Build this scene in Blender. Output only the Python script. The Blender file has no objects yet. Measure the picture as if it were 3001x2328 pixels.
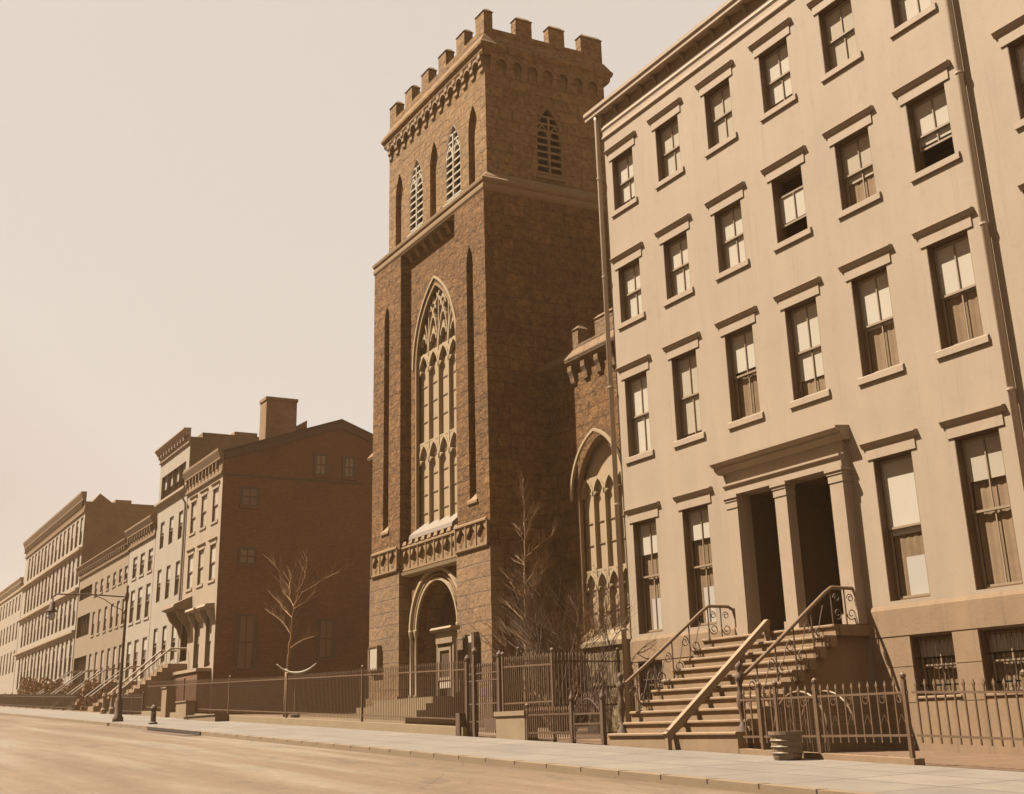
import bpy, bmesh, math, random
from mathutils import Vector, Matrix
from mathutils.geometry import tessellate_polygon
R = math.radians
random.seed(7)
scn = bpy.context.scene
C = scn.collection

# ------------------------------------------------------------------ camera
cam = bpy.data.cameras.new('camera'); camo = bpy.data.objects.new('camera', cam); C.objects.link(camo)
cam.sensor_width = 36.0; cam.sensor_fit = 'HORIZONTAL'
cam.lens = 3670.6 / 3001 * 36
cam.shift_x = (1500.5 - 1470.82) / 3001
cam.shift_y = -(1164 - 837.03) / 3001
cam.clip_start = 0.1; cam.clip_end = 3000
yaw, pit, rol = R(61.51042), R(19.455805), R(-1.409267)
fw = Vector((-math.sin(yaw)*math.cos(pit), math.cos(yaw)*math.cos(pit), math.sin(pit)))
rt = Vector((math.cos(yaw), math.sin(yaw), 0)); up = rt.cross(fw)
rt2 = math.cos(rol)*rt + math.sin(rol)*up; up2 = -math.sin(rol)*rt + math.cos(rol)*up
M = Matrix((rt2, up2, -fw)).transposed().to_4x4(); M.translation = Vector((30.741, -20.84589, 0.0))
camo.matrix_world = M
scn.camera = camo

# ------------------------------------------------------------------ sky, sun
SUN = Vector((-0.70, -1.0, 1.80)).normalized()
w = bpy.data.worlds.new('World'); scn.world = w; w.use_nodes = True
nt = w.node_tree; nt.nodes.clear()
sky = nt.nodes.new('ShaderNodeTexSky'); sky.sky_type = 'NISHITA'; sky.sun_disc = False
sky.sun_elevation = math.asin(SUN.z); sky.sun_rotation = math.atan2(SUN.x, SUN.y)
sky.dust_density = 3.0; sky.air_density = 1.5
bw = nt.nodes.new('ShaderNodeRGBToBW')
mul = nt.nodes.new('ShaderNodeMath'); mul.operation = 'MULTIPLY'; mul.inputs[1].default_value = 0.060
rmp = nt.nodes.new('ShaderNodeValToRGB')
SKYRAMP = [(0.0, (0.05, 0.02, 0.006)), (0.105, (0.09, 0.036, 0.013)), (0.128, (0.48, 0.38, 0.29)), (0.155, (0.73, 0.65, 0.57)), (0.26, (0.78, 0.70, 0.62)), (0.42, (0.42, 0.23, 0.10)), (1.0, (0.50, 0.26, 0.11))]
el = rmp.color_ramp.elements
el[0].position = SKYRAMP[0][0]; el[0].color = (*SKYRAMP[0][1], 1)
el[1].position = SKYRAMP[-1][0]; el[1].color = (*SKYRAMP[-1][1], 1)
for p, c in SKYRAMP[1:-1]:
    e = el.new(p); e.color = (*c, 1)
bg = nt.nodes.new('ShaderNodeBackground'); bg.inputs['Strength'].default_value = 0.305
wo = nt.nodes.new('ShaderNodeOutputWorld')
nt.links.new(sky.outputs[0], bw.inputs[0]); nt.links.new(bw.outputs[0], mul.inputs[0]); nt.links.new(mul.outputs[0], rmp.inputs[0])
nt.links.new(rmp.outputs[0], bg.inputs['Color']); nt.links.new(bg.outputs[0], wo.inputs['Surface'])

sl = bpy.data.lights.new('sun', 'SUN'); sl.energy = 5.0; sl.angle = R(0.5); sl.color = (1.0, 0.905, 0.765)
slo = bpy.data.objects.new('sun', sl); C.objects.link(slo); slo.rotation_euler = (-SUN).to_track_quat('-Z', 'Y').to_euler()
slo.location = (-20, -30, 60)
vs = scn.view_settings; scn.display_settings.display_device = 'sRGB'
vs.view_transform = 'Standard'; vs.look = 'None'; vs.exposure = 1.7; vs.gamma = 1.0

# ------------------------------------------------------------------ materials
MATS = {}
def base(name, rough=0.85):
    m = bpy.data.materials.new(name); m.use_nodes = True; MATS[name] = m
    n = m.node_tree.nodes; p = n['Principled BSDF']; p.inputs['Roughness'].default_value = rough
    return m, m.node_tree, p
def N(t, k, **kw):
    n = t.nodes.new(k)
    for a, b in kw.items(): setattr(n, a, b)
    return n
def coord(t, scale=(1, 1, 1), flat=False):
    """object coordinates; flat=True folds x and y together so brick courses wrap round corners"""
    g = N(t, 'ShaderNodeNewGeometry')
    if flat:
        s = N(t, 'ShaderNodeSeparateXYZ'); a = N(t, 'ShaderNodeMath', operation='ADD'); c = N(t, 'ShaderNodeCombineXYZ')
        t.links.new(g.outputs['Position'], s.inputs[0]); t.links.new(s.outputs[0], a.inputs[0]); t.links.new(s.outputs[1], a.inputs[1])
        t.links.new(a.outputs[0], c.inputs[0]); t.links.new(s.outputs[2], c.inputs[1]); src = c.outputs[0]
    else: src = g.outputs['Position']
    mp = N(t, 'ShaderNodeMapping'); mp.inputs['Scale'].default_value = scale
    t.links.new(src, mp.inputs[0]); return mp.outputs[0]
def noise(t, vec, scale, detail=5, rough=0.6, dist=0.0):
    n = N(t, 'ShaderNodeTexNoise'); n.inputs['Scale'].default_value = scale; n.inputs['Detail'].default_value = detail
    n.inputs['Roughness'].default_value = rough; n.inputs['Distortion'].default_value = dist
    t.links.new(vec, n.inputs['Vector']); return n.outputs[0]
def ramp(t, fac, stops):
    r = N(t, 'ShaderNodeValToRGB'); e = r.color_ramp.elements
    e[0].position, e[0].color = stops[0][0], (*stops[0][1], 1); e[1].position, e[1].color = stops[-1][0], (*stops[-1][1], 1)
    for p, c in stops[1:-1]:
        x = e.new(p); x.color = (*c, 1)
    t.links.new(fac, r.inputs[0]); return r.outputs[0]
def mix(t, fac, a, b, mode='MIX'):
    n = N(t, 'ShaderNodeMix', data_type='RGBA', blend_type=mode)
    if isinstance(fac, float): n.inputs[0].default_value = fac
    else: t.links.new(fac, n.inputs[0])
    for i, v in ((6, a), (7, b)):
        if isinstance(v, tuple): n.inputs[i].default_value = (*v, 1)
        else: t.links.new(v, n.inputs[i])
    return n.outputs[2]
def bump(t, p, h, strength, dist=0.05, prev=None):
    b = N(t, 'ShaderNodeBump'); b.inputs['Strength'].default_value = strength; b.inputs['Distance'].default_value = dist
    t.links.new(h, b.inputs['Height'])
    if prev: t.links.new(prev, b.inputs['Normal'])
    t.links.new(b.outputs[0], p.inputs['Normal']); return b.outputs[0]
SK = 0.345
def sc(c, k): return tuple(min(1, x*k) for x in c)

def plain(name, col, var=0.12, scale=2.0, rough=0.85, bmp=0.15, fine=25.0, streak=0.0):
    m, t, p = base(name, rough); v = coord(t)
    col = sc(col, SK); n1 = noise(t, v, scale)
    c = ramp(t, n1, [(0.25, sc(col, 1-var)), (0.75, sc(col, 1+var))])
    if streak:
        n3 = noise(t, coord(t, (1.2, 1.2, 0.12)), 1.6, 6)
        s = ramp(t, n3, [(0.35, (1-streak,)*3), (0.65, (1, 1, 1))]); c = mix(t, 1.0, c, s, 'MULTIPLY')
        n5 = noise(t, coord(t, (6, 6, 0.22)), 1.0, 4, .6); c = mix(t, 1.0, c, ramp(t, n5, [(0.30, (1-streak*1.4,)*3), (0.42, (1, 1, 1))]), 'MULTIPLY')
        n6 = noise(t, v, 3.1, 9, .75); c = mix(t, 1.0, c, ramp(t, n6, [(0.34, (1-streak*1.1,)*3), (0.47, (1, 1, 1)), (.62, (1, 1, 1)), (.72, (1.03,)*3)]), 'MULTIPLY')
    n2 = noise(t, v, fine, 4)
    t.links.new(c, p.inputs['Base Color'])
    if bmp: bump(t, p, n2, bmp, 0.02)
    return m
def masonry(name, col, mortar, bwid, bh, var=0.35, msize=0.03, bmp=0.6, dist=0.04, rock=0.0, wob=0.0, rough=0.9, nscale=1.0):
    col = sc(col, SK); mortar = sc(mortar, SK); m, t, p = base(name, rough); v = coord(t, flat=True)
    if wob:
        nn = N(t, 'ShaderNodeTexNoise'); nn.inputs['Scale'].default_value = 1.3; nn.inputs['Detail'].default_value = 2; t.links.new(v, nn.inputs['Vector'])
        sb = N(t, 'ShaderNodeVectorMath', operation='SUBTRACT'); t.links.new(nn.outputs[1], sb.inputs[0]); sb.inputs[1].default_value = (.5, .5, .5)
        sm = N(t, 'ShaderNodeVectorMath', operation='SCALE'); t.links.new(sb.outputs[0], sm.inputs[0]); sm.inputs['Scale'].default_value = wob
        ad = N(t, 'ShaderNodeVectorMath', operation='ADD'); t.links.new(v, ad.inputs[0]); t.links.new(sm.outputs[0], ad.inputs[1]); v = ad.outputs[0]
    b = N(t, 'ShaderNodeTexBrick'); t.links.new(v, b.inputs['Vector'])
    b.inputs['Color1'].default_value = (*sc(col, 1-var), 1); b.inputs['Color2'].default_value = (*sc(col, 1+var), 1)
    b.inputs['Mortar'].default_value = (*mortar, 1); b.inputs['Scale'].default_value = 1.0
    b.inputs['Brick Width'].default_value = bwid; b.inputs['Row Height'].default_value = bh
    b.inputs['Mortar Size'].default_value = msize; b.inputs['Mortar Smooth'].default_value = 0.4; b.inputs['Bias'].default_value = 0.0
    b.offset_frequency = 2; b.squash = 1.4 if rock else 1.0; b.squash_frequency = 3
    v3 = coord(t)
    n1 = noise(t, v3, 0.5*nscale, 6); s1 = ramp(t, n1, [(0.3, (0.74,)*3), (0.7, (1.2,)*3)])
    c = mix(t, 1.0, b.outputs['Color'], s1, 'MULTIPLY')
    n2 = noise(t, v3, 5.0*nscale, 8, 0.7); s2 = ramp(t, n2, [(0.3, (0.82,)*3), (0.7, (1.12,)*3)])
    c = mix(t, 1.0, c, s2, 'MULTIPLY'); t.links.new(c, p.inputs['Base Color'])
    inv = N(t, 'ShaderNodeMath', operation='SUBTRACT'); inv.inputs[0].default_value = 1.0; t.links.new(b.outputs['Fac'], inv.inputs[1])
    pr = bump(t, p, inv.outputs[0], bmp, dist)
    if rock:
        r1 = noise(t, v3, 3.4, 9, 0.72); pr = bump(t, p, r1, 1.0, rock, pr)
    bump(t, p, n2, 0.35, 0.03, pr)
    return m

plain('facade_paint', (0.631, 0.468, 0.309), 0.09, 0.35, 0.8, 0.16, 30, 0.08)
plain('facade_trim', (0.652, 0.473, 0.308), 0.05, 1.0, 0.75, 0.08, 25, 0.08)
plain('facade_paint_pale', (0.619, 0.508, 0.376), 0.06, 0.6, 0.8, 0.08, 30, 0.08)
plain('facade_paint_tan', (0.480, 0.338, 0.208), 0.07, 0.6, 0.8, 0.1, 30, 0.10)
plain('cornice_wood', (0.348, 0.212, 0.098), 0.08, 1.5, 0.7, 0.1, 20)
plain('brownstone', (0.481, 0.299, 0.153), 0.10, 1.2, 0.85, 0.25, 18, 0.12)
def rubble(name, col, bwid=0.92, bh=0.50, var=0.12, mort=0.66, rockd=0.42, blotch=.15):
    col = sc(col, SK); m, t, p = base(name, 0.92); p.inputs['Specular IOR Level'].default_value = .25; v = coord(t, flat=True); v3 = coord(t)
    nn = N(t, 'ShaderNodeTexNoise'); nn.inputs['Scale'].default_value = 1.7; nn.inputs['Detail'].default_value = 4; t.links.new(v, nn.inputs['Vector'])
    sb = N(t, 'ShaderNodeVectorMath', operation='SUBTRACT'); t.links.new(nn.outputs[1], sb.inputs[0]); sb.inputs[1].default_value = (.5, .5, .5)
    sm = N(t, 'ShaderNodeVectorMath', operation='SCALE'); t.links.new(sb.outputs[0], sm.inputs[0]); sm.inputs['Scale'].default_value = .30
    ad = N(t, 'ShaderNodeVectorMath', operation='ADD'); t.links.new(v, ad.inputs[0]); t.links.new(sm.outputs[0], ad.inputs[1])
    b = N(t, 'ShaderNodeTexBrick'); t.links.new(ad.outputs[0], b.inputs['Vector']); b.inputs['Scale'].default_value = 1
    b.inputs['Color1'].default_value = (*sc(col, 1-var), 1); b.inputs['Color2'].default_value = (*sc(col, 1+var), 1); b.inputs['Mortar'].default_value = (*sc(col, mort), 1)
    b.inputs['Brick Width'].default_value = bwid; b.inputs['Row Height'].default_value = bh; b.inputs['Mortar Size'].default_value = .035; b.inputs['Mortar Smooth'].default_value = 1
    b.offset = .37; b.offset_frequency = 3; b.squash = .62; b.squash_frequency = 2
    c = b.outputs['Color']
    n0 = noise(t, v3, 0.35, 5); c = mix(t, 1.0, c, ramp(t, n0, [(0.3, (0.86,)*3), (0.7, (1.12,)*3)]), 'MULTIPLY')
    n1 = noise(t, v3, 2.1, 8, .7); c = mix(t, 1.0, c, ramp(t, n1, [(0.34, (1-blotch,)*3), (0.66, (1+blotch,)*3)]), 'MULTIPLY')
    n2 = noise(t, v3, 5.0, 8, .74); c = mix(t, 1.0, c, ramp(t, n2, [(0.37, (0.67,)*3), (0.63, (1.27,)*3)]), 'MULTIPLY')
    t.links.new(c, p.inputs['Base Color'])
    inv = N(t, 'ShaderNodeMath', operation='SUBTRACT'); inv.inputs[0].default_value = 1.0; t.links.new(b.outputs['Fac'], inv.inputs[1])
    pr = bump(t, p, inv.outputs[0], .7, .06)
    pr = bump(t, p, noise(t, v3, 2.3, 10, .68), 1.0, rockd, pr); bump(t, p, n2, .8, .06, pr)
rubble('church_rubble', (0.448, 0.222, 0.077))
rubble('belfry_stone', (0.513, 0.298, 0.126), 1.0, .5, .06, .80, .14, .08)
masonry('church_ashlar', (0.400, 0.234, 0.087), (0.44, 0.26, 0.12), 1.1, 0.48, 0.05, 0.012, 0.25, 0.02, rock=0.06, wob=0.15)
masonry('church_rough_blocks', (0.418, 0.229, 0.089), (0.30, 0.165, 0.07), 1.0, 0.52, 0.10, 0.03, 0.7, 0.04, rock=0.12, wob=0.12)
plain('church_trim', (0.432, 0.255, 0.105), 0.12, 2.0, 0.85, 0.3, 12)
plain('tracery_stone', (0.632, 0.448, 0.240), 0.08, 2.0, 0.8, 0.15, 12)
plain('sill_stone', (0.370, 0.284, 0.201), 0.06, 2.0, 0.8, 0.3, 12)
plain('louvre_paint', (0.74, 0.62, 0.45), 0.06, 2.0, 0.7, 0.1, 12)
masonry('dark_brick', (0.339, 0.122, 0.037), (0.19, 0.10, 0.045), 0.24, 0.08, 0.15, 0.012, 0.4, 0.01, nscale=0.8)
masonry('tan_brick', (0.40, 0.24, 0.11), (0.30, 0.18, 0.08), 0.24, 0.08, 0.12, 0.012, 0.3, 0.01, nscale=0.8)
masonry('chimney_brick', (0.46, 0.27, 0.12), (0.36, 0.2, 0.09), 0.24, 0.08, 0.12, 0.012, 0.3, 0.01, nscale=0.8)
plain('roof_tar', (0.16, 0.09, 0.045), 0.15, 1.0, 0.9, 0.2, 8)
plain('frame_paint_reveal_shadow', (0.24, 0.125, 0.055), 0.05, 2.0, 0.5, 0.0)  # frame paint; on the reveal liners this brown stands in for shadow
plain('sash_dark', (0.52, 0.37, 0.23), 0.05, 2.0, 0.5, 0.0)
plain('shade_cloth', (1.054, 0.982, 0.855), 0.05, 1.2, 0.9, 0.0)
plain('curtain_cloth', (0.515, 0.360, 0.218), 0.16, 3.0, 0.9, 0.0)
plain('white_card', (0.930, 0.875, 0.821), 0.02, 2.0, 0.8, 0.0)
plain('interior_dark', (0.05, 0.022, 0.009), 0.2, 1.0, 0.9, 0.0)
plain('door_wood', (0.13, 0.065, 0.028), 0.2, 4.0, 0.6, 0.1, 30)
plain('leaded_glass_pale', (0.724, 0.518, 0.327), 0.06, 1.5, 0.45, 0.1, 6)
plain('leaded_glass_dark', (0.19, 0.10, 0.045), 0.2, 3.0, 0.35, 0.1, 6)
plain('iron_paint', (0.17, 0.085, 0.036), 0.15, 6.0, 0.75, 0.1, 40)
plain('iron_rail_worn', (0.315, 0.187, 0.091), 0.15, 3.0, 0.45, 0.1, 40)
plain('iron_fence_paint', (0.232, 0.124, 0.056), 0.15, 5.0, 0.6, 0.1, 40)
plain('pipe_metal', (0.810, 0.616, 0.420), 0.08, 3.0, 0.55, 0.0)
plain('weathered_wood', (0.464, 0.316, 0.176), 0.10, 3.0, 0.8, 0.2, 30)
plain('bark', (0.495, 0.275, 0.121), 0.25, 8.0, 0.9, 0.3, 40)
plain('bark_dark', (0.20, 0.11, 0.05), 0.25, 8.0, 0.9, 0.3, 40)
plain('curb_stone', (0.374, 0.248, 0.133), 0.12, 1.5, 0.85, 0.3, 14)
plain('garden_stone', (0.442, 0.304, 0.154), 0.12, 1.5, 0.85, 0.3, 10)
plain('notice_white', (0.72, 0.60, 0.45), 0.03, 2.0, 0.7, 0.0)
plain('bowl_stone', (0.782, 0.682, 0.535), 0.05, 3.0, 0.8, 0.1, 12)
plain('zinc', (0.350, 0.238, 0.136), 0.2, 4.0, 0.45, 0.1, 20)
for nm in ('shade_cloth', 'curtain_cloth'):
    t = MATS[nm].node_tree; p = t.nodes['Principled BSDF']; src = p.inputs['Base Color'].links[0].from_socket
    oi = N(t, 'ShaderNodeObjectInfo'); rr = ramp(t, oi.outputs['Random'], [(0.0, (0.80, 0.76, 0.70)), (0.5, (1, 1, 1)), (1.0, (1, 1, 1))])
    t.links.new(mix(t, 1.0, src, rr, 'MULTIPLY'), p.inputs['Base Color'])
# glass
m, t, p = base('glass', 0.05)
t.nodes.remove(p)
tr = N(t, 'ShaderNodeBsdfTransparent'); tr.inputs[0].default_value = (0.93, 0.90, 0.86, 1)
gl = N(t, 'ShaderNodeBsdfGlossy'); gl.inputs['Roughness'].default_value = 0.03
lw_ = N(t, 'ShaderNodeLayerWeight'); pw = N(t, 'ShaderNodeMath', operation='POWER'); pw.inputs[1].default_value = 4.0; t.links.new(lw_.outputs['Facing'], pw.inputs[0])
fr = N(t, 'ShaderNodeMath', operation='MULTIPLY_ADD'); fr.inputs[1].default_value = 0.55; fr.inputs[2].default_value = 0.04; t.links.new(pw.outputs[0], fr.inputs[0])
mx = N(t, 'ShaderNodeMixShader'); t.links.new(fr.outputs[0], mx.inputs[0]); t.links.new(tr.outputs[0], mx.inputs[1]); t.links.new(gl.outputs[0], mx.inputs[2])
t.links.new(mx.outputs[0], t.nodes['Material Output'].inputs[0])
# ground materials
def paving(name, col, sx, sy, var=0.07, joint=0.5):
    m, t, p = base(name, 0.9); g = coord(t)
    b = N(t, 'ShaderNodeTexBrick'); t.links.new(g, b.inputs['Vector']); b.offset = 0.0
    b.inputs['Color1'].default_value = (*sc(col, 1-var), 1); b.inputs['Color2'].default_value = (*sc(col, 1+var), 1)
    b.inputs['Mortar'].default_value = (*sc(col, joint), 1); b.inputs['Scale'].default_value = 1.0
    b.inputs['Brick Width'].default_value = sx; b.inputs['Row Height'].default_value = sy; b.inputs['Mortar Size'].default_value = 0.03
    n = noise(t, g, 0.9, 8, 0.68); s = ramp(t, n, [(0.32, (0.80,)*3), (0.68, (1.08,)*3)])
    c = mix(t, 1.0, b.outputs['Color'], s, 'MULTIPLY')
    n3 = noise(t, g, 14, 6, 0.7); s3 = ramp(t, n3, [(0.3, (0.92,)*3), (0.7, (1.05,)*3)])
    c = mix(t, 1.0, c, s3, 'MULTIPLY'); t.links.new(c, p.inputs['Base Color'])
    bump(t, p, n3, 0.2, 0.01)
paving('sidewalk_flags', (0.125, 0.101, 0.078), 1.9, 1.33)
m, t, p = base('road_surface', 0.9); g = coord(t, (0.05, 0.8, 1.0)); g2 = coord(t)
n = noise(t, g, 0.9, 5, 0.55); c = ramp(t, n, [(0.34, (0.082, 0.046, 0.021)), (0.50, (0.106, 0.066, 0.034)), (0.64, (0.138, 0.102, 0.065))])
n2 = noise(t, g2, 3.0, 8, 0.7); s = ramp(t, n2, [(0.3, (0.86,)*3), (0.7, (1.10,)*3)]); c = mix(t, 1.0, c, s, 'MULTIPLY')
n4 = noise(t, g2, 22, 6, 0.8); s4 = ramp(t, n4, [(0.36, (0.74,)*3), (0.64, (1.20,)*3)]); c = mix(t, 1.0, c, s4, 'MULTIPLY')
n7 = noise(t, coord(t, (0.5, 1.2, 1)), 0.55, 6, .7, .8); c = mix(t, 1.0, c, ramp(t, n7, [(0.36, (0.74,)*3), (0.46, (1.0,)*3), (.62, (1.0,)*3), (.70, (1.16,)*3)]), 'MULTIPLY')
vc = N(t, 'ShaderNodeTexVoronoi', feature='DISTANCE_TO_EDGE'); vc.inputs['Scale'].default_value = .45; t.links.new(coord(t, (.6, 1, 1)), vc.inputs['Vector'])
c = mix(t, 1.0, c, ramp(t, vc.outputs['Distance'], [(0.0, (0.72,)*3), (0.012, (1, 1, 1))]), 'MULTIPLY')
t.links.new(c, p.inputs['Base Color']); bump(t, p, n4, 0.4, 0.01)
m, t, p = base('yard_soil', 0.95); g = coord(t)
n = noise(t, g, 1.2, 8, 0.7); c = ramp(t, n, [(0.3, (0.07, 0.036, 0.016)), (0.7, (0.12, 0.068, 0.032))]); t.links.new(c, p.inputs['Base Color'])
bump(t, p, noise(t, g, 9, 6, 0.7), 0.6, 0.05)

# ------------------------------------------------------------------ mesh tools
def worg(o):
    v = Vector((0, 0, 0))
    while o: v += o.location; o = o.parent
    return v
class MB:
    def __init__(s): s.v = []; s.f = []
    def add(s, vs, fs):
        k = len(s.v); s.v += [tuple(x) for x in vs]; s.f += [tuple(k+i for i in f) for f in fs]; return s
    def box(s, x0, x1, y0, y1, z0, z1): return s.frus(x0, x1, y0, y1, z0, x0, x1, y0, y1, z1)
    def frus(s, a0, a1, b0, b1, z0, c0, c1, d0, d1, z1):
        return s.add([(a0, b0, z0), (a1, b0, z0), (a1, b1, z0), (a0, b1, z0), (c0, d0, z1), (c1, d0, z1), (c1, d1, z1), (c0, d1, z1)],
                     [(0, 3, 2, 1), (4, 5, 6, 7), (0, 1, 5, 4), (1, 2, 6, 5), (2, 3, 7, 6), (3, 0, 4, 7)])
    def ring(s, X0, X1, Y0, Y1, prof):
        """moulding round a box footprint: prof = [(offset, z), ...] from bottom to top, capped"""
        n = len(prof); vs = []
        for o, z in prof: vs += [(X0-o, Y0-o, z), (X1+o, Y0-o, z), (X1+o, Y1+o, z), (X0-o, Y1+o, z)]
        fs = [(4*i+j, 4*i+(j+1) % 4, 4*i+4+(j+1) % 4, 4*i+4+j) for i in range(n-1) for j in range(4)]
        fs += [(3, 2, 1, 0), (4*n-4, 4*n-3, 4*n-2, 4*n-1)]
        return s.add(vs, fs)
    def prism(s, prof, x0, x1):
        """profile [(y,z)...] extruded along x"""
        n = len(prof); vs = [(x0, y, z) for y, z in prof] + [(x1, y, z) for y, z in prof]
        fs = [(i, (i+1) % n, n+(i+1) % n, n+i) for i in range(n)] + [tuple(range(n-1, -1, -1)), tuple(range(n, 2*n))]
        return s.add(vs, fs)
    def tube(s, pts, r, n=6, closed=False):
        pts = [Vector(p) for p in pts]; rs = r if isinstance(r, (list, tuple)) else [r]*len(pts)
        k = len(s.v); L = len(pts); ref = None
        for i, p in enumerate(pts):
            d = (pts[min(i+1, L-1)] - pts[max(i-1, 0)]).normalized() if L > 1 else Vector((0, 0, 1))
            if ref is None: ref = Vector((1, 0, 0)) if abs(d.x) < .9 else Vector((0, 1, 0))
            a = (ref - d*ref.dot(d)).normalized(); ref = a; b = d.cross(a)
            for j in range(n):
                th = 2*math.pi*(j+.5)/n; q = p + (a*math.cos(th) + b*math.sin(th))*rs[i]; s.v.append(tuple(q))
        for i in range(L-1):
            for j in range(n): s.f.append((k+i*n+j, k+i*n+(j+1) % n, k+(i+1)*n+(j+1) % n, k+(i+1)*n+j))
        s.f.append(tuple(k+j for j in range(n-1, -1, -1))); s.f.append(tuple(k+(L-1)*n+j for j in range(n)))
        return s
    def lathe(s, cx, cy, prof, n=12):
        k = len(s.v)
        for r, z in prof:
            for j in range(n): s.v.append((cx+r*math.cos(2*math.pi*j/n), cy+r*math.sin(2*math.pi*j/n), z))
        for i in range(len(prof)-1):
            for j in range(n): s.f.append((k+i*n+j, k+i*n+(j+1) % n, k+(i+1)*n+(j+1) % n, k+(i+1)*n+j))
        s.f.append(tuple(k+j for j in range(n-1, -1, -1))); s.f.append(tuple(k+(len(prof)-1)*n+j for j in range(n)))
        return s
    def sweep(s, pts, wid, y0, y1, closed=False):
        """flat bar of width wid following 2-D points (x,z), from depth y0 to y1"""
        P = [Vector(p) for p in pts]; L = len(P); k = len(s.v)
        for i, p in enumerate(P):
            if closed: a, b = P[(i-1) % L], P[(i+1) % L]
            else: a, b = P[max(i-1, 0)], P[min(i+1, L-1)]
            d = (b-a).normalized(); nn = Vector((-d.y, d.x))
            if closed or 0 < i < L-1:
                d1 = (p-a).normalized(); kf = 1/max(.35, nn.dot(Vector((-d1.y, d1.x))))
            else: kf = 1
            l, r_ = p+nn*wid/2*kf, p-nn*wid/2*kf
            s.v += [(l.x, y0, l.y), (r_.x, y0, r_.y), (r_.x, y1, r_.y), (l.x, y1, l.y)]
        m = L if closed else L-1
        for i in range(m):
            a, b = k+4*i, k+4*((i+1) % L)
            for j in range(4): s.f.append((a+j, a+(j+1) % 4, b+(j+1) % 4, b+j))
        if not closed: s.f += [(k+3, k+2, k+1, k), (k+4*L-4, k+4*L-3, k+4*L-2, k+4*L-1)]
        return s
    def wall(s, outer, holes, y, depth, fn=None, back=False):
        """polygon (x,z) with holes at depth y, reveals going to y+depth; fn maps (u,y,z)->xyz"""
        fn = fn or (lambda u, yy, z: (u, yy, z))
        polys = [outer]+holes
        tri = tessellate_polygon([[Vector((a, b, 0)) for a, b in p] for p in polys])
        allp = [q for p in polys for q in p]; k = len(s.v)
        s.v += [fn(a, y, b) for a, b in allp]
        for t_ in tri: s.f.append(tuple(k+i for i in t_))
        for h in holes:
            k = len(s.v); n = len(h); s.v += [fn(a, y, b) for a, b in h]+[fn(a, y+depth, b) for a, b in h]
            for i in range(n): s.f.append((k+i, k+(i+1) % n, k+n+(i+1) % n, k+n+i))
            if back: s.f.append(tuple(range(k+n, k+2*n)))
        return s
    def build(s, name, mat, parent=None, at=None, smooth=False):
        me = bpy.data.meshes.new(name)
        if at is None:
            if parent is None:
                xs = [v[0] for v in s.v]; ys = [v[1] for v in s.v]; zs = [v[2] for v in s.v]
                o = Vector(((min(xs)+max(xs))/2, (min(ys)+max(ys))/2, min(zs)))
            else: o = worg(parent)
            vv = [(v[0]-o.x, v[1]-o.y, v[2]-o.z) for v in s.v]
        else: vv = s.v; o = Vector(at)
        me.from_pydata(vv, [], s.f); me.materials.append(MATS[mat])
        b = bmesh.new(); b.from_mesh(me); bmesh.ops.recalc_face_normals(b, faces=b.faces); b.to_mesh(me); b.free()
        if smooth:
            for f in me.polygons: f.use_smooth = True
        ob = bpy.data.objects.new(name, me); C.objects.link(ob)
        if parent: ob.parent = parent; ob.location = o - worg(parent)
        else: ob.location = o
        return ob
def inst(ob, parent, at):
    o = ob.copy(); C.objects.link(o); o.parent = parent; o.location = Vector(at)-worg(parent)
    return o
def tag(o, label=None, cat=None, group=None, kind=None):
    if label: o['label'] = label
    if cat: o['category'] = cat
    if group: o['group'] = group
    if kind: o['kind'] = kind
    return o
def thing(name, loc, label, cat, group=None):
    o = bpy.data.objects.new(name, None); C.objects.link(o); o.location = loc; o.empty_display_size = .5
    return tag(o, label, cat, group)
def arch(cx, zs, a, h, n=8, z0=None):
    """pointed arch outline from right springing over the apex to left; with z0 it is closed down to a sill"""
    Rr = (a*a+h*h)/(2*a); pts = []
    th = math.atan2(h, Rr-a)            # angle reached at apex (centres lie at cx -/+ (R-a))
    for i in range(n+1): t_ = th*i/n; pts.append((cx-(Rr-a)+Rr*math.cos(t_), zs+Rr*math.sin(t_)))
    for i in range(n-1, -1, -1): t_ = th*i/n; pts.append((cx+(Rr-a)-Rr*math.cos(t_), zs+Rr*math.sin(t_)))
    if z0 is not None: pts = [(cx-a, z0), (cx+a, z0)]+pts
    return pts

def gz(x, y=-4.0):
    """street level: climbs gently towards -x"""
    z = -0.30-0.0325*max(min(x, 200), -260)
    if y >= -4: return z
    if y > -8: return z+0.02*(y+4)
    return z-0.08

# ------------------------------------------------------------------ setting
def strip(name, y0, y1, mat, dz0, dz1, thick=None, x0=-400, x1=200):
    m = MB(); xs = [-400, -260]+list(range(-250, 205, 10)); vs = []
    for x in xs: vs += [(x, y0, gz(x, -3)+dz0), (x, y1, gz(x, -3)+dz1)]
    fs = [(2*i, 2*i+1, 2*i+3, 2*i+2) for i in range(len(xs)-1)]
    m.add(vs, fs)
    if thick:   # vertical faces of a kerb
        for yy, dz in ((y0, dz0), (y1, dz1)):
            vv = []
            for x in xs: vv += [(x, yy, gz(x, -3)+dz), (x, yy, gz(x, -3)+dz-thick)]
            m.add(vv, fs)
    return tag(m.build(name, mat), kind='structure')
strip('ground', 300, -300, 'yard_soil', -0.60, -0.60)
strip('yard', 60, -4.0, 'yard_soil', -0.02, -0.02)
strip('sidewalk', -4.0, -8.0, 'sidewalk_flags', 0.0, -0.08)
strip('kerb', -8.0, -8.22, 'curb_stone', -0.076, -0.08, 0.3)
kj = MB()
for i in range(80):
    x = -60+i*1.25; kj.box(x, x+.025, -8.226, -7.998, gz(x, -3)-.14, gz(x, -3)-.0745)
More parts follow.
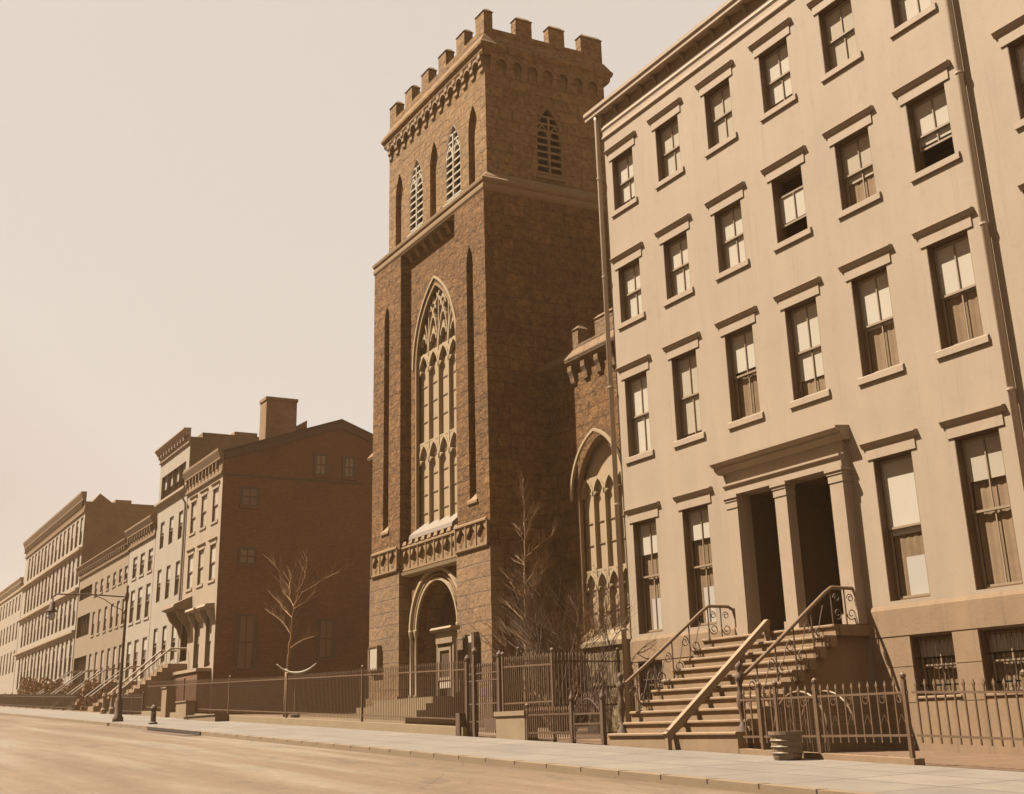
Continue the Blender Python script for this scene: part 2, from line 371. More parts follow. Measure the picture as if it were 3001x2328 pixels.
tag(kj.build('kerb_joint', 'interior_dark'), kind='structure')
strip('road', -8.2, -20.6, 'road_surface', -0.21, -0.21)
strip('kerb', -20.6, -20.82, 'curb_stone', -0.08, -0.076, 0.3)
strip('sidewalk', -20.8, -26, 'sidewalk_flags', -0.08, -0.0)

# ------------------------------------------------------------------ windows
def window_kit(w_, h_, d=0.18, muntin=True, dark=False):
    """meshes of one double-hung window, in local coordinates (x along the wall, y into it, z up)"""
    k = {}; fm = 'sash_dark' if dark else 'frame_paint_reveal_shadow'; e = .003
    f = MB()
    for a, b in ((e, .035), (w_-.035, w_-e)): f.box(a, b, d, d+.16, 0, h_-e)
    f.box(.035, w_-.035, d, d+.16, h_-.05, h_-e); f.box(.035, w_-.035, d, d+.16, 0, .05)
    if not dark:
        f.box(e, .016, .006, d-.001, .02, h_-e).box(w_-.016, w_-e, .006, d-.001, .02, h_-e).box(.016, w_-.016, .006, d-.001, h_-.016, h_-e)  # thin liners on jambs and head: the reveal's shadow put into their dark colour
    k['frame'] = f
    def sash(z0, z1, y):
        s_ = MB(); t_ = .038
        s_.box(.037, .037+t_, y, y+.03, z0, z1).box(w_-.037-t_, w_-.037, y, y+.03, z0, z1)
        s_.box(.037+t_, w_-.037-t_, y, y+.03, z0, z0+.05).box(.037+t_, w_-.037-t_, y, y+.03, z1-.05, z1)
        if muntin: s_.box(w_/2-.016, w_/2+.016, y, y+.026, z0+.05, z1-.05)
        return s_
    k['sash'] = sash; k['w'] = w_; k['h'] = h_; k['d'] = d; k['fm'] = fm
    return k
CACHE = {}
def put_window(parent, x, z, w_, h_, y=0.0, d=0.18, shade=1.0, curtain=True, top=0.0, bot=0.0, muntin=True, frame_mat=None, card=0.0, glass=True, dark=False, sillo=None, lab=None):
    """one window as a part: frame > sashes, glass, shade"""
    key = (w_, h_, d, muntin, dark, round(shade, 2), curtain, top, bot, card, frame_mat, glass)
    if key in CACHE:
        src = CACHE[key]; o = inst(src, parent, (x, y, z))
        for ch in src.children:
            c = ch.copy(); C.objects.link(c); c.parent = o
        return o
    k = window_kit(w_, h_, d, muntin, dark); fm = frame_mat or k['fm']
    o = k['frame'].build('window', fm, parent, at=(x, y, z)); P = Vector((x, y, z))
    hm = h_*.5
    up_ = k['sash'](hm-top-.02, h_-.052-top, d+.006); lo = k['sash'](.052+bot, hm+.025+bot, d+.048)
    up_.build('sash', 'sash_dark' if not dark else 'sash_dark', o, at=P); lo.build('sash', 'sash_dark', o, at=P)
    if glass:
        g_ = MB().add([(.09, d+.02, hm-top), (w_-.09, d+.02, hm-top), (w_-.09, d+.02, h_-.1-top), (.09, d+.02, h_-.1-top)], [(0, 1, 2, 3)])
        g_.add([(.09, d+.062, .09+bot), (w_-.09, d+.062, .09+bot), (w_-.09, d+.062, hm+bot), (.09, d+.062, hm+bot)], [(0, 1, 2, 3)])
        g_.build('glass', 'glass', o, at=P)
    if shade > 0:
        z0 = h_*(1-shade)
        if bot > 0: z0 = max(z0, bot+.12)
        zm_ = max(z0, h_*.5-top+.02)
        s_ = MB().box(.04, w_-.04, d+.040, d+.044, zm_, h_-.06-top)
        if z0 < zm_-.02: s_.box(.04, w_-.04, d+.084, d+.088, z0, zm_-.001).box(.04, w_-.04, d+.044, d+.084, zm_-.004, zm_)
        s_.build('shade', 'shade_cloth', o, at=P)
    if curtain and shade < 0.98 and bot == 0:
        z1 = h_*(1-shade)
        c_ = MB(); nn = 10; xs = [.065+(w_-.13)*i/nn for i in range(nn+1)]
        vs = []
        for i, xx in enumerate(xs):
            yy = d+.125+(.007 if i % 2 else -.007); vs += [(xx, yy, .02), (xx, yy, z1+.05)]
        c_.add(vs, [(2*i, 2*i+2, 2*i+3, 2*i+1) for i in range(nn)])
        c_.build('curtain', 'curtain_cloth', o, at=P)
    if card > 0:
        MB().box(w_*.33, w_-.14, d+.076, d+.082, .10, card).build('card', 'white_card', o, at=P)
    CACHE[key] = o
    return o
LC = {}
def put_lintel(parent, x, z, w_, h1=.27, cap=.13, over=.16, y=0.0, mat='facade_trim', proj=.03, cproj=.12):
    key = ('l', w_, h1, cap, over, mat, proj, cproj)
    if key in LC: return inst(LC[key], parent, (x, y, z))
    m = MB().box(-over, w_+over, -proj, .004, .004, h1)
    m.prism([(.004, h1), (-proj-.012, h1), (-proj-.03, h1+.03), (-cproj+.02, h1+cap-.035), (-cproj, h1+cap-.025), (-cproj, h1+cap), (.004, h1+cap+.02)], -over-.10, w_+over+.10)
    o = m.build('lintel', mat, parent, at=(x, y, z)); LC[key] = o; return o
def put_sill(parent, x, z, w_, h1=.18, over=.14, y=0.0, mat='facade_trim', proj=.06, d=.18):
    key = ('s', w_, h1, over, mat, proj, d)
    if key in LC: return inst(LC[key], parent, (x, y, z))
    m = MB().prism([(.004, -h1), (-proj, -h1), (-proj, -.035), (.004, 0.0)], -over, w_+over)
    m.prism([(.0045, -.06), (.0045, 0.0), (d+.02, .012), (d+.02, -.06)], .003, w_-.003)
    o = m.build('sill', mat, parent, at=(x, y, z)); LC[key] = o; return o
def rect(x0, x1, z0, z1): return [(x0, z0), (x1, z0), (x1, z1), (x0, z1)]
def gridwall(m, x0, x1, z0, z1, holes, y=0.0, depth=.18, fn=None):
    """rectangular wall face cut by rectangular holes, with reveals"""
    fn = fn or (lambda u, yy, z: (u, yy, z))
    xs = sorted(set([x0, x1]+[v for h in holes for v in h[:2]])); zs = sorted(set([z0, z1]+[v for h in holes for v in h[2:]]))
    for i in range(len(xs)-1):
        for j in range(len(zs)-1):
            cx, cz = (xs[i]+xs[i+1])/2, (zs[j]+zs[j+1])/2
            if any(h[0] < cx < h[1] and h[2] < cz < h[3] for h in holes): continue
            m.add([fn(xs[i], y, zs[j]), fn(xs[i+1], y, zs[j]), fn(xs[i+1], y, zs[j+1]), fn(xs[i], y, zs[j+1])], [(0, 1, 2, 3)])
    for a, b, c, d in holes:
        q = [(a, c), (b, c), (b, d), (a, d)]
        for i in range(4):
            p1, p2 = q[i], q[(i+1) % 4]
            m.add([fn(p1[0], y, p1[1]), fn(p2[0], y, p2[1]), fn(p2[0], y+depth, p2[1]), fn(p1[0], y+depth, p1[1])], [(0, 1, 2, 3)])
    return m
def shell(m, x0, x1, yb, z0, z1, y=0.0, ztop=None):
    """back, sides and roof closing a facade into a building"""
    m.add([(x0, y, z0), (x0, yb, z0), (x0, yb, z1), (x0, y, z1)], [(0, 1, 2, 3)])
    m.add([(x1, y, z0), (x1, yb, z0), (x1, yb, z1), (x1, y, z1)], [(0, 1, 2, 3)])
    m.add([(x0, yb, z0), (x1, yb, z0), (x1, yb, z1), (x0, yb, z1)], [(0, 1, 2, 3)])
    m.add([(x0, y, z1), (x1, y, z1), (x1, yb, z1), (x0, yb, z1)], [(0, 1, 2, 3)])
    return m

# ------------------------------------------------------------------ near row house
WT = {5: 17.26, 4: 13.50, 3: 9.92, 2: 5.57}; WB = {5: 15.48, 4: 11.72, 3: 7.52, 2: 2.42}
CX = [0.0, 2.45, 4.94, 7.42, 9.84, 12.25]; WW = 1.18
def near_house(x0, x1, cols, porch, name_label, shade_fn):
    H = thing('row_house', ((x0+x1)/2, 0, gz(0)), name_label, 'house', 'painted row houses with bracketless lintels beside the church')
    holes = []
    for c in cols:
        for r in (5, 4, 3): holes.append((c, c+WW, WB[r], WT[r]))
        if not (porch and porch[0]-.3 < c < porch[1]+.3): holes.append((c, c+WW, WB[2], WT[2]))
    base_h = []
    for c in cols:
        if not (porch and porch[0]-.3 < c < porch[1]+.3): base_h.append((c-.08+(.55 if c > 9 and c < 10 else 0), c+1.10+(.55 if c > 9 and c < 10 else 0), .42, 1.64))
    allh = holes+base_h
    if porch: allh.append((porch[0]+.42, porch[1]-.42, 1.98, 5.52))
    m = MB(); gridwall(m, x0, x1, -1.6, 19.3, allh, 0.0, .18 if not porch else .18)
    shell(m, x0, x1, 13, -1.6, 19.28); m.build('wall', 'facade_paint', H)
    # base bands
    segs = [(x0, x1)] if not porch else [(x0, porch[0]-.02), (porch[1]+.02, x1)]
    for a, e_ in segs: MB().prism([(.004, 1.68), (-.05, 1.68), (-.05, 2.24), (-.02, 2.33), (.004, 2.33)], a, e_).build('water_table', 'brownstone', H)
    xs = sorted([x0, x1]+[v for h in base_h for v in h[:2]]+([porch[0]-.02, porch[1]+.02] if porch else []))
    for i in range(0, len(xs)-1, 2):
        b = MB()
        for z0_, z1_ in ((-1.5, .30), (.315, 1.03), (1.045, 1.675)):
            b.box(xs[i]+.001, xs[i+1]-.001, -.035, .004, z0_, z1_)
        b.box(xs[i]+.003, xs[i+1]-.003, -.02, .003, -1.5, 1.67).build('basement_pier', 'brownstone', H)
    for h in base_h: MB().box(h[0]+.002, h[1]-.002, -.035, .004, -1.5, h[2]-.04).prism([(.004, h[2]-.04), (-.07, h[2]-.04), (-.07, h[2]-.01), (.004, h[2]+.01)], h[0]-.05, h[1]+.05).build('basement_sill', 'brownstone', H)
    # cornice
    c = MB(); xa, xb = x0-(.66 if porch else 0), x1-.02
    c.prism([(.0, 19.42), (-.22, 19.40), (-.30, 19.34), (-.30, 19.22), (-.25, 19.16), (-.25, 19.06), (-.20, 19.02), (.0, 19.02)], xa, xb)
    c.prism([(.0, 18.60), (-.05, 18.58), (-.07, 18.50), (-.03, 18.42), (-.03, 18.28), (-.06, 18.24), (-.06, 18.18), (.0, 18.16)], x0, xb)
    c.build('cornice', 'facade_trim', H)
    MB().box(x0, xb, -.02, .004, 18.602, 19.018).build('frieze', 'cornice_wood', H)
    nb = int((x1-x0)/.75)
    for i in range(nb):
        xx = x0+.12+i*(x1-x0-.3)/nb
        if i == 0: br = MB().prism([(-.021, 19.015), (-.17, 19.015), (-.17, 18.94), (-.08, 18.82), (-.021, 18.70)], 0, .10).build('bracket', 'cornice_wood', H, at=(xx, 0, 0))
        else: inst(br, H, (xx, 0, 0))
    # windows
    for i, c_ in enumerate(cols):
        for r in (5, 4, 3, 2):
            if r == 2 and porch and porch[0]-.3 < c_ < porch[1]+.3: continue
            kw = shade_fn(i, r); hgt = WT[r]-WB[r]
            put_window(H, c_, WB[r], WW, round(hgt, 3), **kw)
            put_lintel(H, c_, WT[r], WW); 
            if r > 2: put_sill(H, c_, WB[r], WW)
    for h in base_h:
        fr_ = put_window(H, h[0], h[2], round(h[1]-h[0], 3), round(h[3]-h[2], 3), shade=.35, curtain=True)
        g_ = MB()
        for k in range(9):
            xx = .07+k*(h[1]-h[0]-.14)/8; g_.tube([(xx, .08, .02), (xx, .08, h[3]-h[2]-.02)], .011, 5)
        for zz in (.2, .75): g_.box(0.004, h[1]-h[0]-.004, .07, .09, zz, zz+.03)
        g_.build('grille', 'iron_paint', fr_, at=(h[0], 0, h[2]))
    return H
def sh_main(i, r):
    d = {(3, 4): dict(shade=.72, top=.42, bot=.42, curtain=False), (5, 4): dict(shade=.62, bot=.50, curtain=False),
         (4, 3): dict(shade=.54), (5, 3): dict(shade=.52), (3, 3): dict(shade=.80), (4, 4): dict(shade=.62), (2, 3): dict(shade=.45),
         (1, 3): dict(shade=.93), (0, 3): dict(shade=.97), (0, 2): dict(shade=.30, card=.95), (1, 2): dict(shade=.27, card=1.02), (4, 2): dict(shade=.55, card=.92, muntin=False),
         (5, 2): dict(shade=.3)}
    return d.get((i, r), dict(shade=(1.0, .95, 1.0, .9, 1.0, .85)[(i*2+r) % 6]))
PX0, PX1 = 4.78, 9.12
house = near_house(-.44, 13.95, CX, (PX0, PX1), 'large pale painted four storey house with double doorway porch and stone stoop', sh_main)
# porch: entablature on three pilasters, dark vestibule behind
por = MB()
por.prism([(.0, 6.52), (-.44, 6.48), (-.44, 6.42), (-.36, 6.36), (-.30, 6.34), (-.30, 6.29), (-.24, 6.23), (-.16, 6.17), (.0, 6.17)], PX0-.40, PX1+.10)
por.box(PX0-.05, PX1-.05, -.14, 0, 5.83, 6.17)
por.prism([(.0, 5.84), (-.34, 5.84), (-.34, 5.79), (-.28, 5.75), (-.28, 5.54), (.0, 5.54)], PX0-.05, PX1)
por.build('porch_entablature', 'facade_trim', house)
pils = []
for i, (a, b_) in enumerate(((PX0, PX0+.44), (6.68, 7.12), (8.66, 9.10))):
    if i == 0:
        pm = MB().box(0, .44, -.28, 0, 0, 3.18).box(-.04, .48, -.32, 0, 3.36, 3.43).box(-.07, .51, -.35, 0, 3.432, 3.52).box(-.02, .46, -.30, 0, 3.182, 3.358)
        pm.box(-.04, .48, -.32, 0, -.02, .22)
        p0 = pm.build('pilaster', 'facade_trim', house, at=(a, 0, 2.02))
    else: inst(p0, house, (a, 0, 2.02))
# door vestibule
vb = MB().box(PX0+.42, PX1-.42, 1.3, 1.36, 1.9, 5.6)
vb.box(PX0+.36, PX0+.42, .181, 1.3, 1.9, 5.6).box(PX1-.42, PX1-.36, .181, 1.3, 1.9, 5.6).box(6.82, 6.98, .0, 1.3, 1.95, 5.5).box(PX0+.4, PX1-.4, .181, 1.36, 5.52, 5.6)
vb.build('vestibule', 'door_wood', house)
for dx0, dx1 in ((5.25, 6.78), (7.02, 8.62)):
    dd = MB().box(dx0, dx1, 1.22, 1.29, 2.0, 4.6).box(dx0, dx1, 1.22, 1.29, 4.66, 5.4)
    for k in range(2):
        a = dx0+.1+k*(dx1-dx0-.1)/2; bb = a+(dx1-dx0-.3)/2
        dd.box(a, bb, 1.19, 1.22, 2.2, 3.2).box(a, bb, 1.19, 1.22, 3.35, 4.45)
    do = dd.build('door', 'door_wood', house)
    MB().lathe((dx0+dx1)/2, 1.17, [(.0, 3.22), (.035, 3.24), (.035, 3.28), (0, 3.30)], 8).build('door_knob', 'iron_rail_worn', do)
MB().box(PX0+.2, PX1-.2, -.30, 1.3, 1.72, 2.0).build('threshold', 'brownstone', house)
# neighbour further right
house2 = near_house(14.0, 34.0, [15.2+2.45*i for i in range(7)], None, 'pale painted house at the right edge beyond the second drainpipe', lambda i, r: dict(shade=(1.0, .9, .7)[(i+r) % 3]))
# drainpipes
def drain(x, label, head=True):
    D = thing('drainpipe', (x, -.14, gz(x)), label, 'drainpipe', 'drainpipes on the painted houses')
    MB().tube([(x, -.14, gz(x)+.05), (x, -.14, 18.9), (x, -.16, 19.02)], .075, 10).build('pipe', 'pipe_metal', D, smooth=True)
    for z in (2.6, 6.2, 9.8, 13.4, 16.8):
        MB().lathe(x, -.14, [(.078, z-.03), (.10, z-.02), (.10, z+.02), (.078, z+.03)], 10).build('collar', 'pipe_metal', D)
        MB().box(x-.015, x+.015, -.10, 0.0, z-.02, z+.02).build('clip', 'pipe_metal', D)
drain(-.56+.0, 'pale drainpipe down the left corner of the large painted house')
drain(14.0, 'drainpipe between the two painted houses at the right')

# ------------------------------------------------------------------ stoop
ST = thing('stoop', (6.8, -2, gz(6.8)), 'broad stone stoop with iron side railings climbing to the double doorway', 'stoop')
SX0, SX1 = 4.38, 9.18
NS = 9; rise = (1.98-(-.42))/10; tread = .325
ytop = -1.05
for k in range(10):
    zt = 1.98-k*rise; y1 = ytop-(k-1)*tread if k else 0.0; y0 = ytop-k*tread-.05
    ya = (y1 if k else .0)
    b = MB(); xa, xb = (SX0, SX1)
    b.prism([(ya, zt), (y0+.03, zt), (y0, zt-.02), (y0, zt-.05), (y0+.03, zt-.07), (y0+.05, zt-.07), (y0+.05, zt-rise-(.4 if k == 9 else 0)), (ya, zt-rise-(.4 if k == 9 else 0))] , xa, xb)
    s_ = b.build('step', 'brownstone', ST)
    if k < 9:
        for xx in (xa-.03, xb-.05):
            for q in (0.07, .15): MB().box(xx, xx+.08, y0+q, y0+q+.045, zt-.22, zt-.071).build('bracket', 'brownstone', s_)
wallm = MB()
prof = [(0, -.9), (0, 1.98-rise)]+[(ytop, 1.98-rise)]
for k in range(1, 10): prof += [(ytop-(k-1)*tread, 1.98-(k+1)*rise+.0), (ytop-k*tread, 1.98-(k+1)*rise)]
prof = prof[:-1]+[(ytop-9*tread+.05, -.42), (ytop-9*tread+.05, -.9)]
wallm.prism([(y, z-.004) for y, z in prof], SX0+.22, SX1-.22).build('stringer_wall', 'brownstone', ST)
def spiral(cy, cz, r0, turns, x, sgn=1, a0=0, n=18):
    return [(x, cy+sgn*r0*(1-.72*i/n)*math.cos(a0+turns*2*math.pi*i/n), cz+r0*(1-.72*i/n)*math.sin(a0+turns*2*math.pi*i/n)) for i in range(n+1)]
def railing(x, outer):
    A = MB(); yb, zb = ytop-7.6*tread, .92
    zbend = 2.72
    yr = lambda q: yb+(ytop+.02-yb)*q
    top = [(x, yb-.12, zb-.03), (x, yb, zb+.02)]+[(x, yr(q), zb+(zbend-zb)*q) for q in (.25, .5, .75, .96)]+[(x, ytop+.14, zbend+.06), (x, -.30, zbend+.06), (x, -.14, zbend-.02), (x, -.06, zbend-.3), (x, -.04, 2.02)]
    A.tube(top, .042, 8); h = A.build('handrail', 'iron_rail_worn', ST, smooth=True)
    for k in range(1, 5):     # balusters with scrolls, one every other step
        q = (k-.4)/4.6; yy = yr(q); zt = zb+(zbend-zb)*q; zlow = 1.98-rise*round((ytop-yy)/tread+.5)
        b = MB(); b.tube([(x, yy, zlow), (x, yy, zt-.02)], .018, 6)
        b.tube(spiral(yy+.17, zlow+.30, .17, 1.35, x, 1, math.pi), .013, 5)
        b.tube(spiral(yy-.15, zt-.42, .13, 1.3, x, -1, math.pi/2), .013, 5)
        b.tube([(x, yy, zlow+.02), (x, yy+.10, zlow+.14), (x, yy+.26, zlow+.62), (x, yy+.36, zt+.06)], .011, 5)
        b.build('baluster', 'iron_paint', ST)
    for yy in (-.95, -.55, -.10):
        b = MB(); b.tube([(x, yy, 1.98), (x, yy, zbend+.03)], .018, 6)
        if yy > -.9 or True:
            b.tube(spiral(yy+.16, 2.22, .14, 1.4, x, 1, math.pi), .013, 5); b.tube(spiral(yy+.16, 2.56, .10, 1.4, x, -1, 0), .012, 5)
        b.build('baluster', 'iron_paint', ST)
    # newel post
    yn = yb-.16; g0 = -.42
    nw = MB().lathe(x, yn, [(.17, g0-.1), (.17, g0+.10), (.13, g0+.14), (.13, g0+.30), (.06, g0+.38), (.045, g0+.55), (.085, g0+.72), (.10, g0+.85), (.06, g0+1.0), (.05, g0+1.15), (.09, g0+1.25), (.10, g0+1.32), (.05, g0+1.38), (.04, g0+1.42), (.075, g0+1.48), (.06, g0+1.55), (.01, g0+1.6)], 12)
    nw.build('newel_post', 'iron_paint', ST, smooth=True)
railing(4.52, True); railing(9.02, True)
# wooden handrail up the middle of the steps
mr = MB(); xm = 7.0
mr.prism([(-4.24, -.20), (-4.12, -.40), (-4.06, -.28), (-1.10, 2.14), (-1.10, 2.25), (-1.16, 2.25)], xm-.07, xm+.07)
mh = mr.build('middle_handrail', 'weathered_wood', ST)
for yy, z0_, z1_ in ((-4.14, gz(xm)-.1, -.12), (-2.95, .50, .74), (-1.95, 1.24, 1.52), (-1.16, 1.75, 2.12)):
    MB().box(xm-.05, xm+.05, yy-.05, yy+.05, z0_, z1_).build('post', 'weathered_wood', mh)

# ------------------------------------------------------------------ fences
def lerp(a, b, q): return a+(b-a)*q
def picket(m, x, y, z0, z1, r=.011, tip=.13, axis='x'):
    m.box(x-r, x+r, y-r, y+r, z0, z1-tip)
    m.frus(x-r, x+r, y-r, y+r, z1-tip, x-r*2.4, x+r*2.4, y-r*1.2, y+r*1.2, z1-tip*.62)
    m.frus(x-r*2.4, x+r*2.4, y-r*1.2, y+r*1.2, z1-tip*.62, x-.002, x+.002, y-.002, y+.002, z1)
def fence(name, p0, p1, hb, hr, ht, gap, label, cat='fence', posts=(), mat='iron_fence_paint', low=.12, single=False, group=None, scroll=False, post_h=.12, pr_=.011, postmat=None):
    """iron fence from p0=(x,y) to p1; hb,hr,ht = height of lower rail, upper rail, tips above the ground at each x (may be absolute functions)"""
    (xa, ya), (xb, yb) = p0, p1; L = math.hypot(xb-xa, yb-ya)
    F = thing(name, ((xa+xb)/2, (ya+yb)/2, gz((xa+xb)/2)), label, cat, group)
    fz = lambda h, x: h(x) if callable(h) else gz(x)+h
    for h in (hb, hr):
        for dz in ((0,) if h is hb else (0,)):
            m = MB(); za, zb = fz(h, xa), fz(h, xb); ux, uy = (xb-xa)/L, (yb-ya)/L; px_, py_ = -uy*.012, ux*.012
            vs = []
            for (x, y, z) in ((xa, ya, za), (xb, yb, zb)):
                vs += [(x-px_, y-py_, z-.02), (x+px_, y+py_, z-.02), (x+px_, y+py_, z+.02), (x-px_, y-py_, z+.02)]
            m.add(vs, [(0, 1, 5, 4), (1, 2, 6, 5), (2, 3, 7, 6), (3, 0, 4, 7), (3, 2, 1, 0), (4, 5, 6, 7)])
            m.build('rail', mat, F)
    n = max(1, round(L/gap)); cuts = [0]+sorted(posts)+[1]
    cuts = sorted(set(cuts))
    for a, b in zip(cuts[:-1], cuts[1:]):
        m = MB()
        for i in range(n+1):
            q = (i+.5)/n
            if a <= q < b:
                x, y = lerp(xa, xb, q), lerp(ya, yb, q)
                if single:
                    mm = MB(); picket(mm, x, y, fz(hb, x)-low, fz(ht, x), pr_); mm.build('picket', mat, F)
                else: picket(m, x, y, fz(hb, x)-low, fz(ht, x), pr_)
                if scroll and i % 2 == 0:
                    zz = (fz(hb, x)+fz(hr, x))/2
                    sm = m if not single else MB()
                    sm.tube([(x+gap*.5+.09*(1-.5*k/12)*math.cos(2.6*math.pi*k/12), y, zz+.25+.09*(1-.5*k/12)*math.sin(2.6*math.pi*k/12)) for k in range(13)], .008, 4)
                    if single: sm.build('scroll', mat, F); sm = MB()
                    sm.tube([(x, y, zz-.2), (x+gap*.5, y, zz), (x+gap, y, zz-.2)], .008, 4)
                    if single: sm.build('chevron', mat, F)
        if m.v: m.build('picket_panel', mat, F)
    for q in posts:
        x, y = lerp(xa, xb, q), lerp(ya, yb, q)
        MB().box(x-.035, x+.035, y-.035, y+.035, gz(x)-.05, fz(ht, x)+post_h-.12).lathe(x, y, [(.03, fz(ht, x)+post_h-.12), (.055, fz(ht, x)+post_h-.08), (.055, fz(ht, x)+post_h-.04), (.01, fz(ht, x)+post_h)], 8).build('post', postmat or mat, F)
    return F
# stone base under the church fence
cb = MB(); xs = [-40, -30, -20.6]
def curbrun(xa, xb, h, y0=-4.0, y1=-3.62, name='coping', label='', mat='garden_stone'):
    m = MB(); za, zb = gz(xa), gz(xb)
    m.add([(xa, y0, za-.1), (xb, y0, zb-.1), (xb, y1, zb-.1), (xa, y1, za-.1), (xa, y0, za+h), (xb, y0, zb+h), (xb, y1, zb+h), (xa, y1, za+h)],
          [(0, 3, 2, 1), (4, 5, 6, 7), (0, 1, 5, 4), (1, 2, 6, 5), (2, 3, 7, 6), (3, 0, 4, 7)])
    return tag(m.build(name, mat), label, 'coping')
curbrun(-43.4, -3.3, .24, label='long low stone coping under the church yard fence')
lin = lambda za, xa, zb, xb: (lambda x: za+(zb-za)*(x-xa)/(xb-xa))
topr = lin(1.93+.0, -21.17, 1.72, -8.4)
topr2 = lambda x: topr(x) if x > -21.17 else 1.93-.0325*(x+21.17)
fence('iron_fence', (-43.2, -3.8), (-3.5, -3.8), .45, topr2, lambda x: topr2(x)+.28, .14,
      'long thin picket fence on low coping running past the church tower', posts=[.2, .4, .6, .8], pr_=.009, mat='iron_fence_paint')
# gate beside the tower
G = thing('iron_gate', (-2.3, -3.8, gz(-2.3)), 'tall dark iron gate with heavy post right of the tower', 'gate')
for xg in (-3.35, -2.88, -1.35):
    zt = 2.13 if xg == -2.88 else 1.95
    MB().box(xg-.06, xg+.06, -3.86, -3.74, gz(xg)-.05, zt-.1).lathe(xg, -3.8, [(.05, zt-.1), (.09, zt-.06), (.09, zt), (.01, zt+.1)], 8).build('gate_post', 'iron_paint', G)
for xa, xb in ((-3.3, -2.94), (-2.8, -1.42)):
    m = MB(); n = max(3, int((xb-xa)/.12))
    for i in range(n+1):
        x = lerp(xa, xb, i/n); picket(m, x, -3.8, gz(x)+.12, 1.78, .012)
    for z in (.15, .62, 1.25, 1.45): m.box(xa, xb, -3.815, -3.785, z+.02, z+.055)
    m.build('gate_leaf', 'iron_paint', G)
MB().box(-2.25, -1.42, -3.83, -3.77, gz(-2)+.18, gz(-2)+.5).build('kick_plate', 'iron_paint', G)
MB().box(-3.66, -3.40, -4.05, -3.62, gz(-3.5)-.05, gz(-3.5)+.62).build('gate_stop', 'iron_paint', G)
# yard wall with tall fence, then the side fence up to the house corner
YW = thing('yard_wall', (-.1, -3.8, gz(0)), 'short light stone wall carrying the tall picket fence', 'wall')
MB().box(-1.25, .36, -4.0, -3.6, gz(-.5)-.1, .30).build('wall_base', 'garden_stone', YW)
MB().box(-1.30, .40, -4.04, -3.56, .302, .42).build('wall_cap', 'garden_stone', YW)
fence('iron_fence', (-1.2, -3.8), (1.62, -3.8), lambda x: .62, lambda x: 1.58-.02*(x+1), lambda x: 1.87-.02*(x+1), .115, 'tall picket fence with light rail between the gate and the house areaway', pr_=.010, low=.2, posts=[.02, .98])
fence('iron_fence', (-.62, -3.7), (-.62, -.25), lambda x: .55, lambda x: 1.72, lambda x: 1.98, .12, 'dark side fence running back to the drainpipe corner of the painted house', mat='iron_paint', posts=[.03, .97])
# areaway fences in front of the painted house
fence('areaway_fence', (.42, -3.95), (2.62, -3.95), lambda x: -.14, lambda x: .30, lambda x: .50, .115, 'low picket areaway fence left of the little arched gate', posts=[.0], single=True, pr_=.012, post_h=.1)
G2 = thing('areaway_gate', (3.4, -3.95, gz(3.4)), 'little iron gate with arched top and mesh panel left of the stoop', 'gate')
for xg in (2.70, 4.12):
    MB().box(xg-.05, xg+.05, -4.0, -3.9, gz(xg)-.05, .58).lathe(xg, -3.95, [(.04, .58), (.075, .62), (.075, .66), (.02, .80), (.0, .86)], 8).build('gate_post', 'iron_paint', G2)
m = MB()
for z in (-.27, .05, .28): m.box(2.78, 4.04, -3.965, -3.935, z-.02, z+.02)
for x in (2.80, 4.02): m.box(x-.02, x+.02, -3.97, -3.93, -.35, .34)
for i in range(11):
    x = 2.86+i*.11; hh = .42+.30*math.sin(math.pi*(i+.5)/11); picket(m, x, -3.95, .28, hh+.05, .010, .1)
m.tube([(2.86+1.1*q, -3.95, .36+.27*math.sin(math.pi*q)) for q in [i/12 for i in range(13)]], .013, 5)
m.build('gate_frame', 'iron_paint', G2)
m = MB()
for i in range(17):
    x = 2.82+i*.072
    m.tube([(x, -3.95, -.25), (min(x+.33, 4.02), -3.95, -.25+min(.33, 4.02-x)*.8)], .006, 4); m.tube([(x, -3.95, -.25), (max(x-.33, 2.80), -3.95, -.25+min(.33, x-2.80)*.8)], .006, 4)
m.build('mesh_panel', 'iron_paint', G2)
F3 = fence('areaway_fence', (9.35, -3.95), (13.95, -3.95), lambda x: -.28, lambda x: .42, lambda x: .64, .21, 'iron areaway fence with spear tips and scrolls right of the stoop', posts=[.13, .24, .49, .985], single=True, scroll=True, pr_=.013, mat='iron_fence_paint', post_h=.12)
fence('areaway_fence', (14.05, -3.95), (34, -3.95), lambda x: -.28-.0325*(x-14), lambda x: .42-.0325*(x-14), lambda x: .64-.0325*(x-14), .21, 'iron areaway fence in front of the house at the right edge', posts=[.12, .3, .5, .7, .9], mat='iron_fence_paint', pr_=.013)
tag(MB().add([(x, y, gz(x)+dz) for x in (9.3, 14.0) for y, dz in ((-4.05, -.05), (-3.8, -.05), (-3.8, .10), (-4.05, .10))], [(0, 1, 5, 4), (1, 2, 6, 5), (2, 3, 7, 6), (3, 0, 4, 7), (3, 2, 1, 0), (4, 5, 6, 7)]).build('coping', 'brownstone'), 'stone coping strip under the areaway fence right of the stoop', 'coping')
